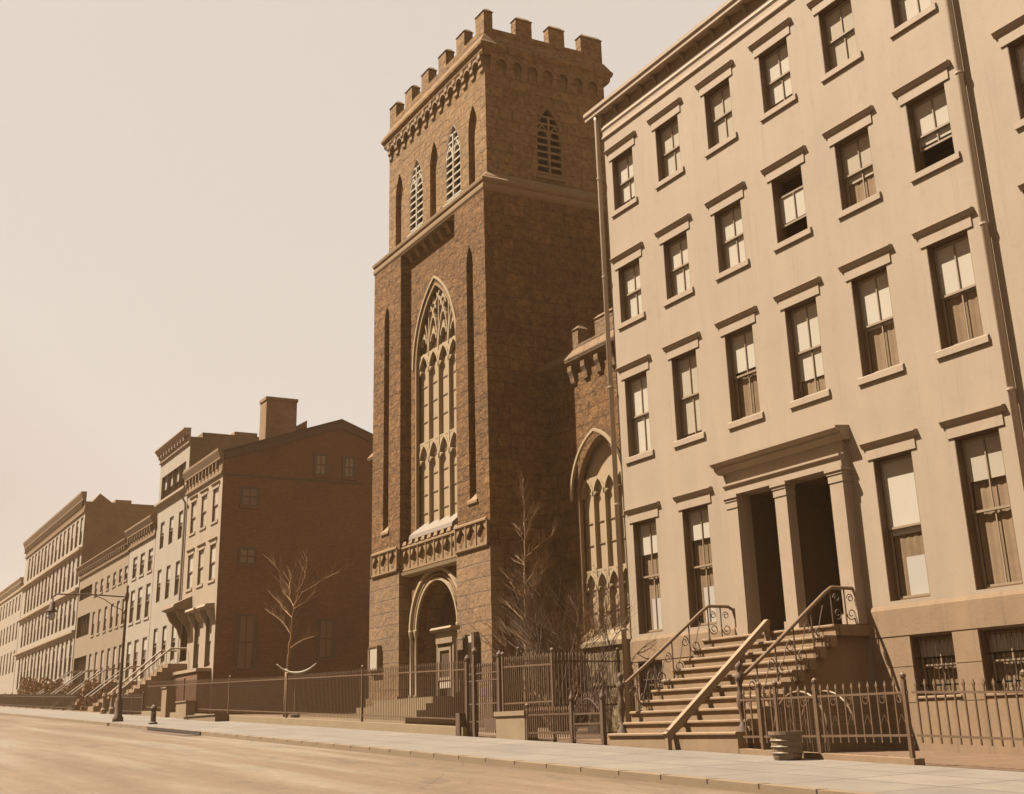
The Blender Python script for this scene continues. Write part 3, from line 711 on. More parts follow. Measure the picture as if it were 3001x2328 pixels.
# areaway hoop guard and ash can by the stoop
HG = thing('hoop_guard', (10.3, -2.9, gz(10.3)), 'arched iron hoop guard over the areaway steps behind the fence', 'railing')
for j, yy in enumerate((-3.3, -2.6)):
    MB().tube([(10.35-.78*math.cos(math.pi*i/16), yy, gz(10)+.45+.72*math.sin(math.pi*i/16)) for i in range(17)], .028, 7).build('hoop', 'iron_rail_worn', HG, smooth=True)
m = MB()
for i in range(1, 16, 1):
    a = math.pi*i/16; m.tube([(10.35-.78*math.cos(a), -3.3, gz(10)+.45+.72*math.sin(a)), (10.35-.78*math.cos(a), -2.6, gz(10)+.45+.72*math.sin(a))], .009, 4)
    m.tube([(10.35-.78*math.cos(a), -3.3, gz(10)-.2), (10.35-.78*math.cos(a), -3.3, gz(10)+.45+.72*math.sin(a))], .009, 4)
m.build('guard_bars', 'iron_paint', HG)
AX, AY = 11.3, -4.5
AC = thing('ash_can', (AX, AY, gz(AX, AY)), 'round metal ash can standing on the sidewalk by the fence right of the stoop', 'can')
gx = gz(AX, AY)
MB().lathe(AX, AY, [(.25, gx), (.27, gx+.05), (.30, gx+.42), (.33, gx+.44), (.33, gx+.50), (.30, gx+.50), (.28, gx+.44), (.24, gx+.1)], 18).build('body', 'zinc', AC, smooth=False)
for k in range(3): MB().lathe(AX, AY, [(.275+.01*k, gx+.1+k*.11), (.30+.008*k, gx+.12+k*.11), (.275+.01*k, gx+.14+k*.11)], 18).build('band', 'zinc', AC)

# ------------------------------------------------------------------ church
CH = thing('church', (-15.6, 4, gz(-15.6)), 'rough stone church with tall battlemented tower and low side wings', 'church')
UX0, UX1, UY0, UY1 = -20.7, -10.55, 1.0, 6.95
LX0, LX1, LY0, LY1 = -21.45, -10.12, .6, 7.3
PI0, PI1 = -18.36, -12.80
TCX = -15.62
ZB = -.3
side = lambda xx: (lambda u, yy, z: (xx-yy, u, z))       # wall facing +x : u=y, depth goes to -x
# lower piers
def pier(x0, x1, sx0, sx1):
    m = MB()
    hole = arch((sx0+sx1)/2, 17.6, (sx1-sx0)/2, .85, 5, 8.1)
    m.wall([(x0, ZB), (x1, ZB), (x1, 20.5), (x0, 20.5)], [hole], LY0, .24, back=True)
    m.add([(x0, LY0, ZB), (x0, LY1, ZB), (x0, LY1, 20.5), (x0, LY0, 20.5)], [(0, 1, 2, 3)])
    m.add([(x1, LY0, ZB), (x1, LY1, ZB), (x1, LY1, 20.5), (x1, LY0, 20.5)], [(0, 1, 2, 3)])
    m.add([(x0, LY0, 20.5), (x1, LY0, 20.5), (x1, LY1, 20.5), (x0, LY1, 20.5)], [(0, 1, 2, 3)])
    m.add([(x0, LY1, ZB), (x1, LY1, ZB), (x1, LY1, 20.5), (x0, LY1, 20.5)], [(0, 1, 2, 3)])
    o = m.build('tower_pier', 'church_rubble', CH)
    MB().prism([(LY0+.23, 8.45), (LY0-.06, 8.12), (LY0-.06, 8.02), (LY0+.004, 7.98), (LY0+.23, 8.0)], sx0-.12, sx1+.12).build('sill', 'church_trim', o)
    # lower smoother courses
    MB().box(x0-.05, x1+.05, LY0-.05, LY0+.5, ZB, 6.28).build('pier_base', 'church_rough_blocks', o)
    return o
pl = pier(LX0, PI0, -20.2, -19.62); pr2 = pier(PI1, LX1, -11.76, -11.18)
# dark recess wall between the piers
bw_hole = arch(TCX, 14.9, 2.08, 3.45, 10, 7.75)
door_hole = arch(-15.5, 3.75, 1.90, 1.90, 8, 1.15)
m = MB().wall([(PI0, ZB), (PI1, ZB), (PI1, 20.55), (PI0, 20.55)], [bw_hole, door_hole], UY0, .34)
m.build('tower_bay_wall', 'church_rubble', CH)
# upper stage
zl0 = 21.45
fr_h = []
for k, cxx in enumerate([TCX+1.93*(i-2) for i in range(5)]):
    lou = k in (1, 3); a = .74 if lou else .42; fr_h.append((cxx, a, lou))
blind = [arch(c, 23.9 if not l else 23.35, a, 1.15 if not l else 1.7, 6, zl0) for c, a, l in fr_h]
m = MB().wall([(UX0, 20.5), (UX1, 20.5), (UX1, 28.25), (UX0, 28.25)], blind, UY0, .22, back=False)
for (c, a, l), h in zip(fr_h, blind):
    if not l: k = len(m.v); m.v += [(x, UY0+.22, z) for x, z in h]; m.f.append(tuple(range(k, k+len(h))))
sh = arch(4.02, 23.55, .62, 1.5, 6, 21.75)
m.wall([(UY0, 20.5), (UY1, 20.5), (UY1, 28.25), (UY0, 28.25)], [sh], 0, .25, fn=side(UX1))
m.add([(UX0, UY0, 20.5), (UX0, UY1, 20.5), (UX0, UY1, 28.25), (UX0, UY0, 28.25)], [(0, 1, 2, 3)])
m.add([(UX0, UY1, 20.5), (UX1, UY1, 20.5), (UX1, UY1, 28.25), (UX0, UY1, 28.25)], [(0, 1, 2, 3)])
m.add([(UX0, UY0, 27.6), (UX1, UY0, 27.6), (UX1, UY1, 27.6), (UX0, UY1, 27.6)], [(0, 1, 2, 3)])
m.build('belfry_wall', 'belfry_stone', CH)
MB().box(UX0+.45, UX1-.45, UY0+.5, UY1-.5, 27.61, 28.0).build('tower_roof', 'roof_tar', CH)
# string mouldings between stages
m = MB().ring(LX0, LX1, LY0, LY1, [(.0, 20.42), (.05, 20.52), (.06, 20.66), (.01, 20.74), (.08, 20.84), (.10, 20.96), (.04, 21.02), (.0, 21.06)])
m.build('string_course', 'church_trim', CH)
MB().ring(UX0, UX1, UY0, UY1, [(.20, 21.0), (.27, 21.08), (.27, 21.18), (.20, 21.24), (.02, 21.44), (.0, 21.46)]).build('string_course', 'church_trim', CH)
# corbel row over the bay
for i in range(7):
    x = -17.98+i*.785
    if i == 0: cbl = MB().prism([(UY0+.004, 20.42), (UY0-.26, 20.42), (UY0-.26, 20.26), (UY0-.17, 20.16), (UY0-.12, 20.02), (UY0+.004, 19.95)], 0, .26).build('corbel', 'church_trim', CH, at=(x, 0, 0))
    else: inst(cbl, CH, (x, 0, 0))
MB().box(PI0, PI1, LY0, UY0, 20.41, 20.5).build('bay_soffit', 'church_trim', CH)
# belfry corbel table, cornice, parapet, merlons
def tab(n, x0, x1, front=True):
    for i in range(n):
        q = lerp(x0, x1, i/(n-1)) - .13
        m = MB()
        pf = [(0, 26.95), (-.21, 26.95), (-.21, 26.72), (-.15, 26.62), (-.15, 26.45), (-.08, 26.36), (-.08, 26.18), (0, 26.05)]
        if front: m.prism([(UY0+.004+a, b) for a, b in pf], q, q+.26)
        else:
            n_ = len(pf); vs = [(UX1-.004-a, q, b) for a, b in pf]+[(UX1-.004-a, q+.26, b) for a, b in pf]
            m.add(vs, [(j, (j+1) % n_, n_+(j+1) % n_, n_+j) for j in range(n_)]+[tuple(range(n_)), tuple(range(2*n_-1, n_-1, -1))])
        m.build('corbel', 'church_trim', CH)
tab(13, UX0+.25, UX1-.2); tab(8, UY0+.35, UY1-.3, False)
def tabarch(xa, xb, front):
    m = MB(); cc = (xa+xb)/2; hw = (xb-xa)/2
    m.sweep([(cc+hw*math.cos(math.pi*j/6), 26.62+.20*math.sin(math.pi*j/6)) for j in range(7)], .10, -.17, .004)
    m.v = [(v[0], UY0+v[1], v[2]) if front else (UX1-v[1], v[0], v[2]) for v in m.v]
    m.build('corbel_arch', 'church_trim', CH)
for i in range(12): tabarch(lerp(UX0+.25, UX1-.2, i/12)+.13, lerp(UX0+.25, UX1-.2, (i+1)/12)-.13, True)
for i in range(7): tabarch(lerp(UY0+.35, UY1-.3, i/7)+.13, lerp(UY0+.35, UY1-.3, (i+1)/7)-.13, False)
MB().ring(UX0, UX1, UY0, UY1, [(.0, 26.82), (.16, 26.84), (.22, 26.96), (.22, 27.06), (.32, 27.22), (.33, 27.34), (.27, 27.42), (.04, 27.86), (.0, 27.88)]).build('cornice', 'belfry_stone', CH)
mer = None
def merlon(x0, x1, y0, y1, z0, z1, par=CH, mat='belfry_stone'):
    m = MB().box(x0, x1, y0, y1, z0, z1-.16); m.frus(x0-.04, x1+.04, y0-.04, y1+.04, z1-.16, x0+.08, x1-.08, y0+.12, y1-.12, z1)
    return m.build('merlon', mat, par)
for i in range(6):
    x = UX0+.0+i*1.873; merlon(x, x+.785, UY0, UY0+.42, 28.25, 29.2)
for i in range(4):
    y = UY0+[1.55, 3.2, 5.0-.15, 0][i]
    if i < 3: merlon(UX1-.42, UX1, y, y+.80 if i < 2 else UY1-.0, 28.25, 29.2); merlon(UX0, UX0+.42, y, y+.80 if i < 2 else UY1, 28.25, 29.2)
for i in range(1, 5): merlon(UX0+i*1.873, UX0+i*1.873+.785, UY1-.42, UY1, 28.25, 29.2)
# louvres
def louvre(cx, a, h, zs, z0, fn=None, y=UY0, mat='louvre_paint'):
    fn = fn or (lambda u, yy, z: (u, yy, z))
    def mp(mm): mm.v = [fn(*v) for v in mm.v]; return mm
    out = arch(cx, zs, a, h, 6, z0)
    o = mp(MB().sweep(out, .07, y+.01, y+.14, closed=True)).build('louvre_window', mat, CH)
    mp(MB().box(cx-.045, cx+.045, y+.0, y+.16, z0, zs+h*.72)).build('mullion', mat, o)
    for s_ in (-1, 1):
        hd = arch(cx+s_*a*.5, zs-.15, a*.47, a*1.25, 4)
        mp(MB().sweep(hd, .06, y+.01, y+.14)).build('light_head', mat, o)
    z = z0+.12; Rr = (a*a+h*h)/(2*a)
    while z < zs+h-.35:
        if z <= zs: hw = a
        else: hw = math.sqrt(max(0, Rr*Rr-(z+.1-zs)**2))-(Rr-a)
        if hw > .25:
            for s_ in (-1, 1):
                xa, xb = sorted((cx+s_*.05, cx+s_*(hw-.03)))
                mp(MB().prism([(y+.02, z+.03), (y+.02, z-.05), (y+.34, z+.18), (y+.32, z+.25)], xa, xb)).build('louvre', mat, o)
        z += .33
    mp(MB().add([(cx-a, y+.5, z0), (cx+a, y+.5, z0), (cx+a, y+.5, zs+h), (cx-a, y+.5, zs+h)], [(0, 1, 2, 3)])).build('dark_backing', 'interior_dark', o)
    mp(MB().prism([(y+.25, z0+.03), (y-.10, z0-.08), (y-.10, z0-.16), (y+.004, z0-.2)], cx-a-.08, cx+a+.08)).build('sill', mat, o)
for c, a, l in fr_h:
    if l: louvre(c, a, 1.7, 23.35, zl0+.05)
louvre(4.02, .62, 1.5, 23.55, 21.80, fn=lambda u, yy, z: (UX1-yy, u, z), y=0.0, mat='church_trim')

# great window
def gothic(par, cx, hw, zs, h, z0, yf, yb, nl, ztr, ztip, head_dark, name='great_window', rise=1.0):
    """traceried window: outer moulding as the part, tracery, glass, sill as sub-parts"""
    o = MB().sweep(arch(cx, zs, hw-.05, h-.1, 12, z0), .12, yf-.12, yf+.02, closed=True).build(name, 'church_trim', par)
    MB().sweep(arch(cx, zs, hw+.14, h+.2, 12), .10, UY0-.06 if par is CH and yf < 2 else yf-.34, (UY0 if yf < 2 else yf-.25)+.003).build('hood_moulding', 'tracery_stone', o)
    t_ = MB(); lw = 2*(hw-.1)/nl; Rr = (hw*hw+h*h)/(2*hw)
    for i in range(1, nl):
        xx = cx-hw+.1+i*lw; t_.box(xx-.05, xx+.05, yf+.006, yb, z0, ztip-lw*.55)
    t_.box(cx-hw+.1, cx+hw-.1, yf+.02, yb, ztr-.03, ztr+.05)
    for i in range(nl):
        c0 = cx-hw+.1+(i+.5)*lw
        for zt in (ztip, ztr-.04):
            t_.sweep(arch(c0, zt-lw*.85, lw/2-.01, lw*.85, 6), .10, yf, yb)
            for s_ in (-1, 1):     # cusps
                x1 = c0+s_*(lw*.42); t_.add([(x1, yf+.02, zt-lw*.62), (x1-s_*lw*.20, yf+.02, zt-lw*.70), (x1, yf+.02, zt-lw*.86), (x1, yb, zt-lw*.62), (x1-s_*lw*.20, yb, zt-lw*.70), (x1, yb, zt-lw*.86)],
                                          [(0, 1, 2), (3, 5, 4), (0, 1, 4, 3), (1, 2, 5, 4), (2, 0, 3, 5)])
    # spandrel blocks over the lights
    for i in range(nl+1):
        xx = cx-hw+.1+i*lw; q = ztip-lw*.05
        wv = lw*.5
        def inside(x, z):
            if z <= zs: return abs(x-cx) < hw-.08
            return abs(x-cx) < math.sqrt(max(0, Rr*Rr-(z-zs)**2))-(Rr-hw)-.06
        xl, xr = (xx-wv if i else xx), (xx+wv if i < nl else xx)
        pts = [(xx if i else xx, ztip-lw*.60), (xr, ztip+.04), (xl, ztip+.04)] if xl != xr else None
        if pts: t_.add([(a, yf+.03, b) for a, b in pts]+[(a, yb-.02, b) for a, b in pts], [(0, 1, 2), (5, 4, 3), (0, 1, 4, 3), (1, 2, 5, 4), (2, 0, 3, 5)])
        pts = [(xx, ztr-.04-lw*.6), (xr, ztr-.03), (xl, ztr-.03)]
        t_.add([(a, yf+.03, b) for a, b in pts]+[(a, yb-.02, b) for a, b in pts], [(0, 1, 2), (5, 4, 3), (0, 1, 4, 3), (1, 2, 5, 4), (2, 0, 3, 5)])
    # intersecting bars in the head
    if rise:
        for i in range(1, nl):
            xx = cx-hw+.1+i*lw
            for s_ in (-1, 1):
                pts = []; zz0 = ztip-.1
                for j in range(15):
                    th = j/14*1.2; px_ = xx+s_*(Rr-Rr*math.cos(th))*.9; pz = zz0+Rr*math.sin(th)*.9
                    if inside(px_, pz): pts.append((px_, pz))
                    else: break
                if len(pts) > 1: t_.sweep(pts, .075, yf+.004*s_+.008, yb)
            zt_ = zs+h
            zz = ztip
            while inside(xx, zz+.1): zz += .1
            t_.box(xx-.03, xx+.03, yf+.036, yb, ztip-.3, zz)
        for i in range(nl):
            c0 = cx-hw+.1+(i+.5)*lw
            for zt in (ztip+.75, ztip+1.45, ztip+2.1):
                if inside(c0-.25, zt) and inside(c0+.25, zt):
                    t_.sweep(arch(c0, zt-.3, lw*.28, .34, 4), .07, yf+.02, yb)
                    t_.add([(c0-.18, yf+.03, zt+.04), (c0+.18, yf+.03, zt+.04), (c0, yf+.03, zt+.34), (c0-.18, yb, zt+.04), (c0+.18, yb, zt+.04), (c0, yb, zt+.34)], [(0, 1, 2), (5, 4, 3), (0, 1, 4, 3), (1, 2, 5, 4), (2, 0, 3, 5)])
    t_.build('tracery', 'tracery_stone', o)
    hd = arch(cx, zs, hw, h, 10); k = [p for p in hd if p[1] >= zs]
    g1 = MB(); g1.add([(cx-hw, yb+.002, z0), (cx+hw, yb+.002, z0), (cx+hw, yb+.002, zs), (cx-hw, yb+.002, zs)], [(0, 1, 2, 3)]); g1.build('lower_glass', 'leaded_glass_pale', o)
    g2 = MB(); g2.add([(x, yb+.004, z) for x, z in [(cx-hw, zs), (cx+hw, zs)]+hd[1:-1]], [tuple(range(2+len(hd)-2))]); g2.build('head_glass', 'leaded_glass_dark' if head_dark else 'leaded_glass_pale', o)
    sb = MB(); zz = z0+.8
    while zz < ztip-.9:
        if abs(zz-ztr) > .3: sb.box(cx-hw+.1, cx+hw-.1, yb-.035, yb-.012, zz, zz+.025)
        zz += .78
    if sb.v: sb.build('saddle_bars', 'church_trim', o)
    return o
gw = gothic(CH, TCX, 2.08, 14.9, 3.45, 7.75, UY0+.13, UY0+.30, 4, 11.5, 15.4, True)
MB().prism([(UY0+.30, 8.14), (UY0-.26, 7.66), (UY0-.30, 7.48), (UY0+.002, 7.36), (UY0+.30, 7.4)], TCX-2.06, TCX+2.06).build('sill', 'sill_stone', gw)
# quatrefoil band: balcony over the door and panels on the piers
def quatre(name, x0, x1, n, z0, z1, y, th, fn=None):
    m = MB(); hs = []; wd = (x1-x0)/n
    for i in range(n):
        c0 = x0+(i+.5)*wd; cz = (z0+z1)/2-.01; Rq = min(wd*.44, (z1-z0-.1)*.5)
        hs.append([(c0+Rq*(.87+.13*math.cos(4*a))*math.cos(a), cz+1.08*Rq*(.87+.13*math.cos(4*a))*math.sin(a)) for a in [2*math.pi*k/24 for k in range(24)]])
    m.wall(rect(x0, x1, z0, z1), hs, y, th)
    m.add([(x0, y, z0), (x1, y, z0), (x1, y+th, z0), (x0, y+th, z0)], [(0, 1, 2, 3)]); m.add([(x0, y, z1), (x1, y, z1), (x1, y+th, z1), (x0, y+th, z1)], [(0, 1, 2, 3)])
    m.add([(x1, y, z0), (x1, y+th, z0), (x1, y+th, z1), (x1, y, z1)], [(0, 1, 2, 3)]); m.add([(x0, y, z0), (x0, y+th, z0), (x0, y+th, z1), (x0, y, z1)], [(0, 1, 2, 3)])
    for i in range(n+1): m.box(x0+i*wd-.035, x0+i*wd+.035, y-.04, y-.001, z0, z1-.001)
    m.prism([(y+.02, z1), (y-.06, z1), (y-.06, z1+.07), (y+.02, z1+.12)], x0, x1).prism([(y+.02, z0-.12), (y-.04, z0-.06), (y-.04, z0), (y+.02, z0)], x0, x1)
    return m.build(name, 'church_trim', CH)
quatre('balcony_panel', PI0+.002, PI1-.002, 7, 6.32, 7.18, .72, .16)
MB().box(PI0+.002, PI1-.002, .881, UY0, 6.22, 7.30).prism([(.62, 6.20), (.68, 6.21), (UY0, 6.21), (UY0, 6.02), (.66, 6.08)], PI0+.002, PI1-.002).build('balcony_soffit', 'tracery_stone', CH)
for i in range(9):
    x = PI0+.12+i*.61
    MB().frus(x, x+.36, .66, .86, 7.31, x+.05, x+.31, .70, .82, 7.47).build('crest', 'church_trim', CH)
quatre('panel_band', LX0+.28, PI0-.06, 3, 6.38, 7.22, LY0-.10, .13)
quatre('panel_band', PI1+.0, LX1-.06, 3, 6.38, 7.22, LY0-.10, .13)
# doorway
dr = MB().sweep(arch(-15.5, 3.75, 2.46, 2.30, 10), .13, .86, UY0+.003).build('door_arch', 'tracery_stone', CH)
MB().sweep(arch(-15.5, 3.75, 1.93, 1.93, 10), .10, .90, UY0+.003).build('arch_order', 'tracery_stone', dr)
MB().sweep(arch(-15.5, 3.75, 2.18, 2.10, 10), .06, .93, UY0+.003).build('arch_order', 'church_trim', dr)
for sx in (-1, 1):
    for xx, yy in ((-15.5+sx*1.96, .95), (-15.5+sx*2.40, .92)):
        MB().lathe(xx, yy, [(.10, 1.15), (.10, 1.3), (.055, 1.36), (.05, 3.5), (.09, 3.62), (.11, 3.78), (.11, 3.84)], 10).build('shaft', 'tracery_stone', dr, smooth=True)
m = MB().add([(x, UY0+.95, z) for x, z in arch(-15.5, 3.75, 1.90, 1.90, 8, 1.15)], [tuple(range(19))]).build('door_leaf', 'door_wood', dr)
MB().wall(rect(-17.9, -13.1, 1.0, 6.1), [arch(-15.5, 3.75, 1.902, 1.902, 8, 1.152)], UY0+.34, .62).build('door_reveal', 'church_rough_blocks', dr)
for i in range(7):
    x = -15.5-1.5+i*.5; MB().box(x-.02, x+.02, UY0+.92, UY0+.95, 1.2, 4.4).build('plank_strip', 'door_wood', m)
# steps before the door
for i, (x0, x1, y0, z1) in enumerate(((-18.3, -12.7, -.55, 1.14), (-18.9, -12.2, -1.05, .90), (-19.6, -11.7, -1.65, .66), (-20.3, -11.2, -2.3, .44))):
    MB().box(x0, x1, y0, (UY0+.9 if i == 0 else (-.55, -1.05, -1.65)[i-1]+.0), -.2, z1).build('step', 'garden_stone', CH)
MB().box(LX0-.15, PI0+.1, LY0-.15, LY0-.051, -.3, 1.3).build('plinth', 'church_rough_blocks', CH)
MB().box(PI1-.1, LX1+.15, LY0-.15, LY0-.051, -.3, 1.3).build('plinth', 'church_rough_blocks', CH)
# tower side wall base stays dark stone : lower side string
# wings
WY = 3.3; ZW = .982
def wing(x0, x1, wc, right):
    hole = arch(wc, 7.76, 1.60, 2.12, 8, 2.95)
    m = MB().wall([(x0, ZB), (x1, ZB), (x1, 12.92), (x0, 12.92)], [hole], WY, .26)
    m.add([(x0, WY, ZB), (x0, 30, ZB), (x0, 30, 12.92), (x0, WY, 12.92)], [(0, 1, 2, 3)])
    m.add([(x1, WY, ZB), (x1, 30, ZB), (x1, 30, 12.92), (x1, WY, 12.92)], [(0, 1, 2, 3)])
    m.add([(x0, WY, 12.90), (x1, WY, 12.90), (x1, 30, 12.90), (x0, 30, 12.90)], [(0, 1, 2, 3)])
    m.add([(x0, 30, ZB), (x1, 30, ZB), (x1, 30, 12.92), (x0, 30, 12.92)], [(0, 1, 2, 3)])
    o = m.build('wing', 'church_rubble', CH)
    MB().ring(x0, x1, WY, 30, [(.0, 12.76), (.08, 12.80), (.26, 12.96), (.30, 13.08), (.26, 13.14), (.03, 13.44), (.0, 13.48)]).build('wing_cornice', 'church_rough_blocks', o)
    MB().box(x0, x1, WY+.01, WY+.40, 13.42, 13.62).build('parapet', 'church_rough_blocks', o)
    n = int((x1-x0)/.93)
    for i in range(n):
        x = (x1-.45-i*.93) if not right else (x0+1.0+i*.93)
        MB().prism([(WY+.004, 12.80), (WY-.22, 12.80), (WY-.22, 12.6), (WY-.13, 12.4), (WY-.09, 12.16), (WY+.004, 12.06)], x-.14, x+.14).build('corbel', 'church_rough_blocks', o)
    return o
wr = wing(LX1+.0, -3.7, -6.72, True); wl = wing(-27.75, LX0, -24.3, False)
for x0, x1 in ((-8.50, -7.82), (-6.62, -5.2), (-4.6, -3.7)): merlon(x0, x1, WY+.01, WY+.42, 13.62, 14.40, CH, 'church_rough_blocks')
for x0, x1 in ((-23.3, -21.9), (-25.4, -24.4), (-27.75, -26.4)): merlon(x0, x1, WY+.01, WY+.42, 13.62, 14.40, CH, 'church_rough_blocks')
def nave_gothic(c):
    g = gothic(CH, c, 1.60, 7.76, 2.12, 2.95, WY+.10, WY+.26, 4, 5.16, 8.45, False, name='wing_window', rise=0)
    MB().prism([(WY+.26, 3.25), (WY-.10, 2.95), (WY-.10, 2.8), (WY+.002, 2.75), (WY+.26, 2.8)], c-1.7, c+1.7).build('sill', 'church_trim', g)
nave_gothic(-6.72); nave_gothic(-24.3)
nv = MB().box(-21.4, -10.2, 7.4, 32, ZB, 13.0)
nv.add([(-21.4, 7.4, 13.0), (-10.2, 7.4, 13.0), (-15.8, 7.4, 16.2), (-21.4, 32, 13.0), (-10.2, 32, 13.0), (-15.8, 32, 16.2)], [(0, 1, 2), (3, 5, 4), (1, 4, 5, 2), (0, 2, 5, 3)])
nv.build('nave', 'church_rubble', CH)

# notices and small things by the church
NB = thing('notice_board', (-20.8, .45, 2.4), 'white framed notice hung on the left pier of the tower', 'sign')
MB().box(-21.0, -20.15, .38, .53, 2.45, 3.35).build('panel', 'notice_white', NB)
MB().sweep(rect(-21.03, -20.12, 2.42, 3.38), .06, .34, .54, closed=True).build('frame', 'iron_rail_worn', NB)
MB().box(-21.36, -21.08, .44, .53, 2.4, 3.3).build('side_leaf', 'garden_stone', NB)
SB = thing('sign_board', (-12.6, -.05, 1.1), 'upright church sign with projecting cap and dark display panel before the doorway', 'sign')
sx = -13.25
for xx in (sx, sx+1.35): MB().box(xx-.05, xx+.05, -.1, -.0, 1.10, 3.4).build('post', 'weathered_wood', SB)
MB().box(sx-.02, sx+1.38, -.15, .02, 3.0, 3.42).build('header', 'weathered_wood', SB)
MB().prism([(.1, 3.43), (-.28, 3.43), (-.32, 3.50), (-.26, 3.58), (.1, 3.58)], sx-.2, sx+1.55).build('cap', 'weathered_wood', SB)
MB().sweep(rect(sx+.22, sx+1.15, 1.75, 2.80), .12, -.13, -.02, closed=True).build('frame', 'weathered_wood', SB)
MB().box(sx+.28, sx+1.09, -.07, -.03, 1.81, 2.74).build('display_panel', 'door_wood', SB)
MB().box(sx+.2, sx+1.17, -.12, -.04, 1.42, 1.64).build('lower_board', 'notice_white', SB)
PB = thing('poster_case', (-10.9, .4, 2.3), 'dark framed poster case on the right pier of the tower', 'sign')
MB().box(-11.95, -11.15, .44, .53, 2.15, 3.2).build('poster', 'notice_white', PB)
MB().box(-12.0, -11.78, .34, .535, 2.1, 3.25).build('door', 'iron_paint', PB); MB().box(-11.28, -11.06, .34, .535, 2.0, 3.3).build('door', 'iron_paint', PB)

# tomb-like stone pier with low gabled cap
TB = thing('stone_pier', (-3.4, 1.3, gz(-3)), 'stone pier with low pyramid cap behind the fence near the drainpipe', 'pier')
MB().box(-3.98, -1.75, .62, 2.0, -.3, 2.28).build('shaft', 'garden_stone', TB)
MB().box(-4.08, -1.65, .52, 2.1, 2.282, 2.42).frus(-4.05, -1.68, .55, 2.07, 2.422, -3.45, -2.3, 1.1, 1.5, 2.80).build('cap', 'garden_stone', TB)
MB().box(-4.02, -1.71, .58, 2.04, 1.12, 1.24).build('band', 'garden_stone', TB)

# ------------------------------------------------------------------ far houses (all facades at y = 0)
def far_house(x0, x1, ztop, rows, cols, ww, mats, label, group, yb=15, corn=None, lint=True, sill=True, zb=None, extra=None, skip=(), side_mat=None, d=.07, shades=None, roof=None):
    H = thing('row_house', ((x0+x1)/2, 0, gz((x0+x1)/2)), label, 'house', group)
    zb = gz(x0)-1.5 if zb is None else zb; holes = []
    wl_ = []
    for r, (z0, z1) in enumerate(rows):
        for c, x in enumerate(cols):
            if (r, c) in skip: continue
            holes.append((x, x+ww, z0, z1)); wl_.append((r, c, x, z0, z1))
    eh = [e[0] for e in (extra or [])]
    m = gridwall(MB(), x0, x1, zb, ztop, holes+eh, 0, d); m.build('front_wall', mats, H)
    s_ = MB()
    for xx in (x0, x1): s_.add([(xx, .002, zb), (xx, yb, zb), (xx, yb, ztop), (xx, .002, ztop)], [(0, 1, 2, 3)])
    s_.add([(x0, yb, zb), (x1, yb, zb), (x1, yb, ztop), (x0, yb, ztop)], [(0, 1, 2, 3)])
    if roof != 'gable': s_.add([(x0, .002, ztop), (x1, .002, ztop), (x1, yb, ztop), (x0, yb, ztop)], [(0, 1, 2, 3)])
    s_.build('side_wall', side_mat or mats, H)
    for r, c, x, z0, z1 in wl_:
        sh_ = (shades or (lambda r, c: (1.0, .9, .7, .55)[(r*2+c*3) % 4]))(r, c)
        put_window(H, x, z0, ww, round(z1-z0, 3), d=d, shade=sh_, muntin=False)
        if lint: put_lintel(H, x, z1, ww, .22, .12, .12, mat=mats)
        if sill: put_sill(H, x, z0, ww, .16, .12, mat=mats, d=d)
    if corn:
        zc0, zc1, proj, cm = corn; h = zc1-zc0
        MB().prism([(.0, zc1), (-proj, zc1-.03), (-proj, zc1-.11*h), (-proj*.62, zc1-.36*h), (-proj*.62, zc1-.42*h), (-.08, zc1-.44*h), (-.08, zc1-.84*h), (-.13, zc1-.88*h), (-.13, zc0+.04), (.0, zc0)], x0-.12, x1+.02).build('cornice', cm, H)
        n = int((x1-x0)/.8)
        for i in range(n):
            xx = x0+.2+i*(x1-x0-.4)/n
            MB().box(xx, xx+.16, -proj*.58, -.081, zc1-.72*h, zc1-.445*h).build('bracket', cm, H)
    return H
G1 = 'row houses up the street beyond the church'
HX = -43.75
# house 1: gable end towards the church
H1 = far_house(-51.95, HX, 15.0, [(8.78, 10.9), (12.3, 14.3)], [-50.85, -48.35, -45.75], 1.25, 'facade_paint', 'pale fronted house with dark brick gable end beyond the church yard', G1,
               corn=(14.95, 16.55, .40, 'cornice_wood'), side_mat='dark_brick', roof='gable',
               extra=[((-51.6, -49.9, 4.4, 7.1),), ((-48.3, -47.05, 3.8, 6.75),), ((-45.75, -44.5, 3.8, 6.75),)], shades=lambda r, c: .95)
pts = [(.003, 15.0), (.003, 16.2), (1.2, 16.55), (7.58, 18.86), (15.0, 16.1), (15.0, 15.0)]
for xx, t_ in ((HX, 'r'), (-51.95, 'l')):
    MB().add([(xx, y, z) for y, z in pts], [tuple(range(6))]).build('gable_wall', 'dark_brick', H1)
rf = MB()
rf.add([(HX+.05, -.1, 16.30), (HX+.05, 7.58, 18.90), (HX+.05, 15.2, 16.1), (-52.0, -.1, 16.30), (-52.0, 7.58, 18.90), (-52.0, 15.2, 16.1),
        (HX+.05, -.1, 16.42), (HX+.05, 7.58, 19.04), (HX+.05, 15.2, 16.24), (-52.0, -.1, 16.42), (-52.0, 7.58, 19.04), (-52.0, 15.2, 16.24)],
       [(0, 1, 4, 3), (1, 2, 5, 4), (6, 7, 10, 9), (7, 8, 11, 10), (0, 1, 7, 6), (1, 2, 8, 7), (3, 4, 10, 9), (4, 5, 11, 10), (0, 3, 9, 6), (2, 5, 11, 8)])
rfo = rf.build('roof', 'roof_tar', H1)
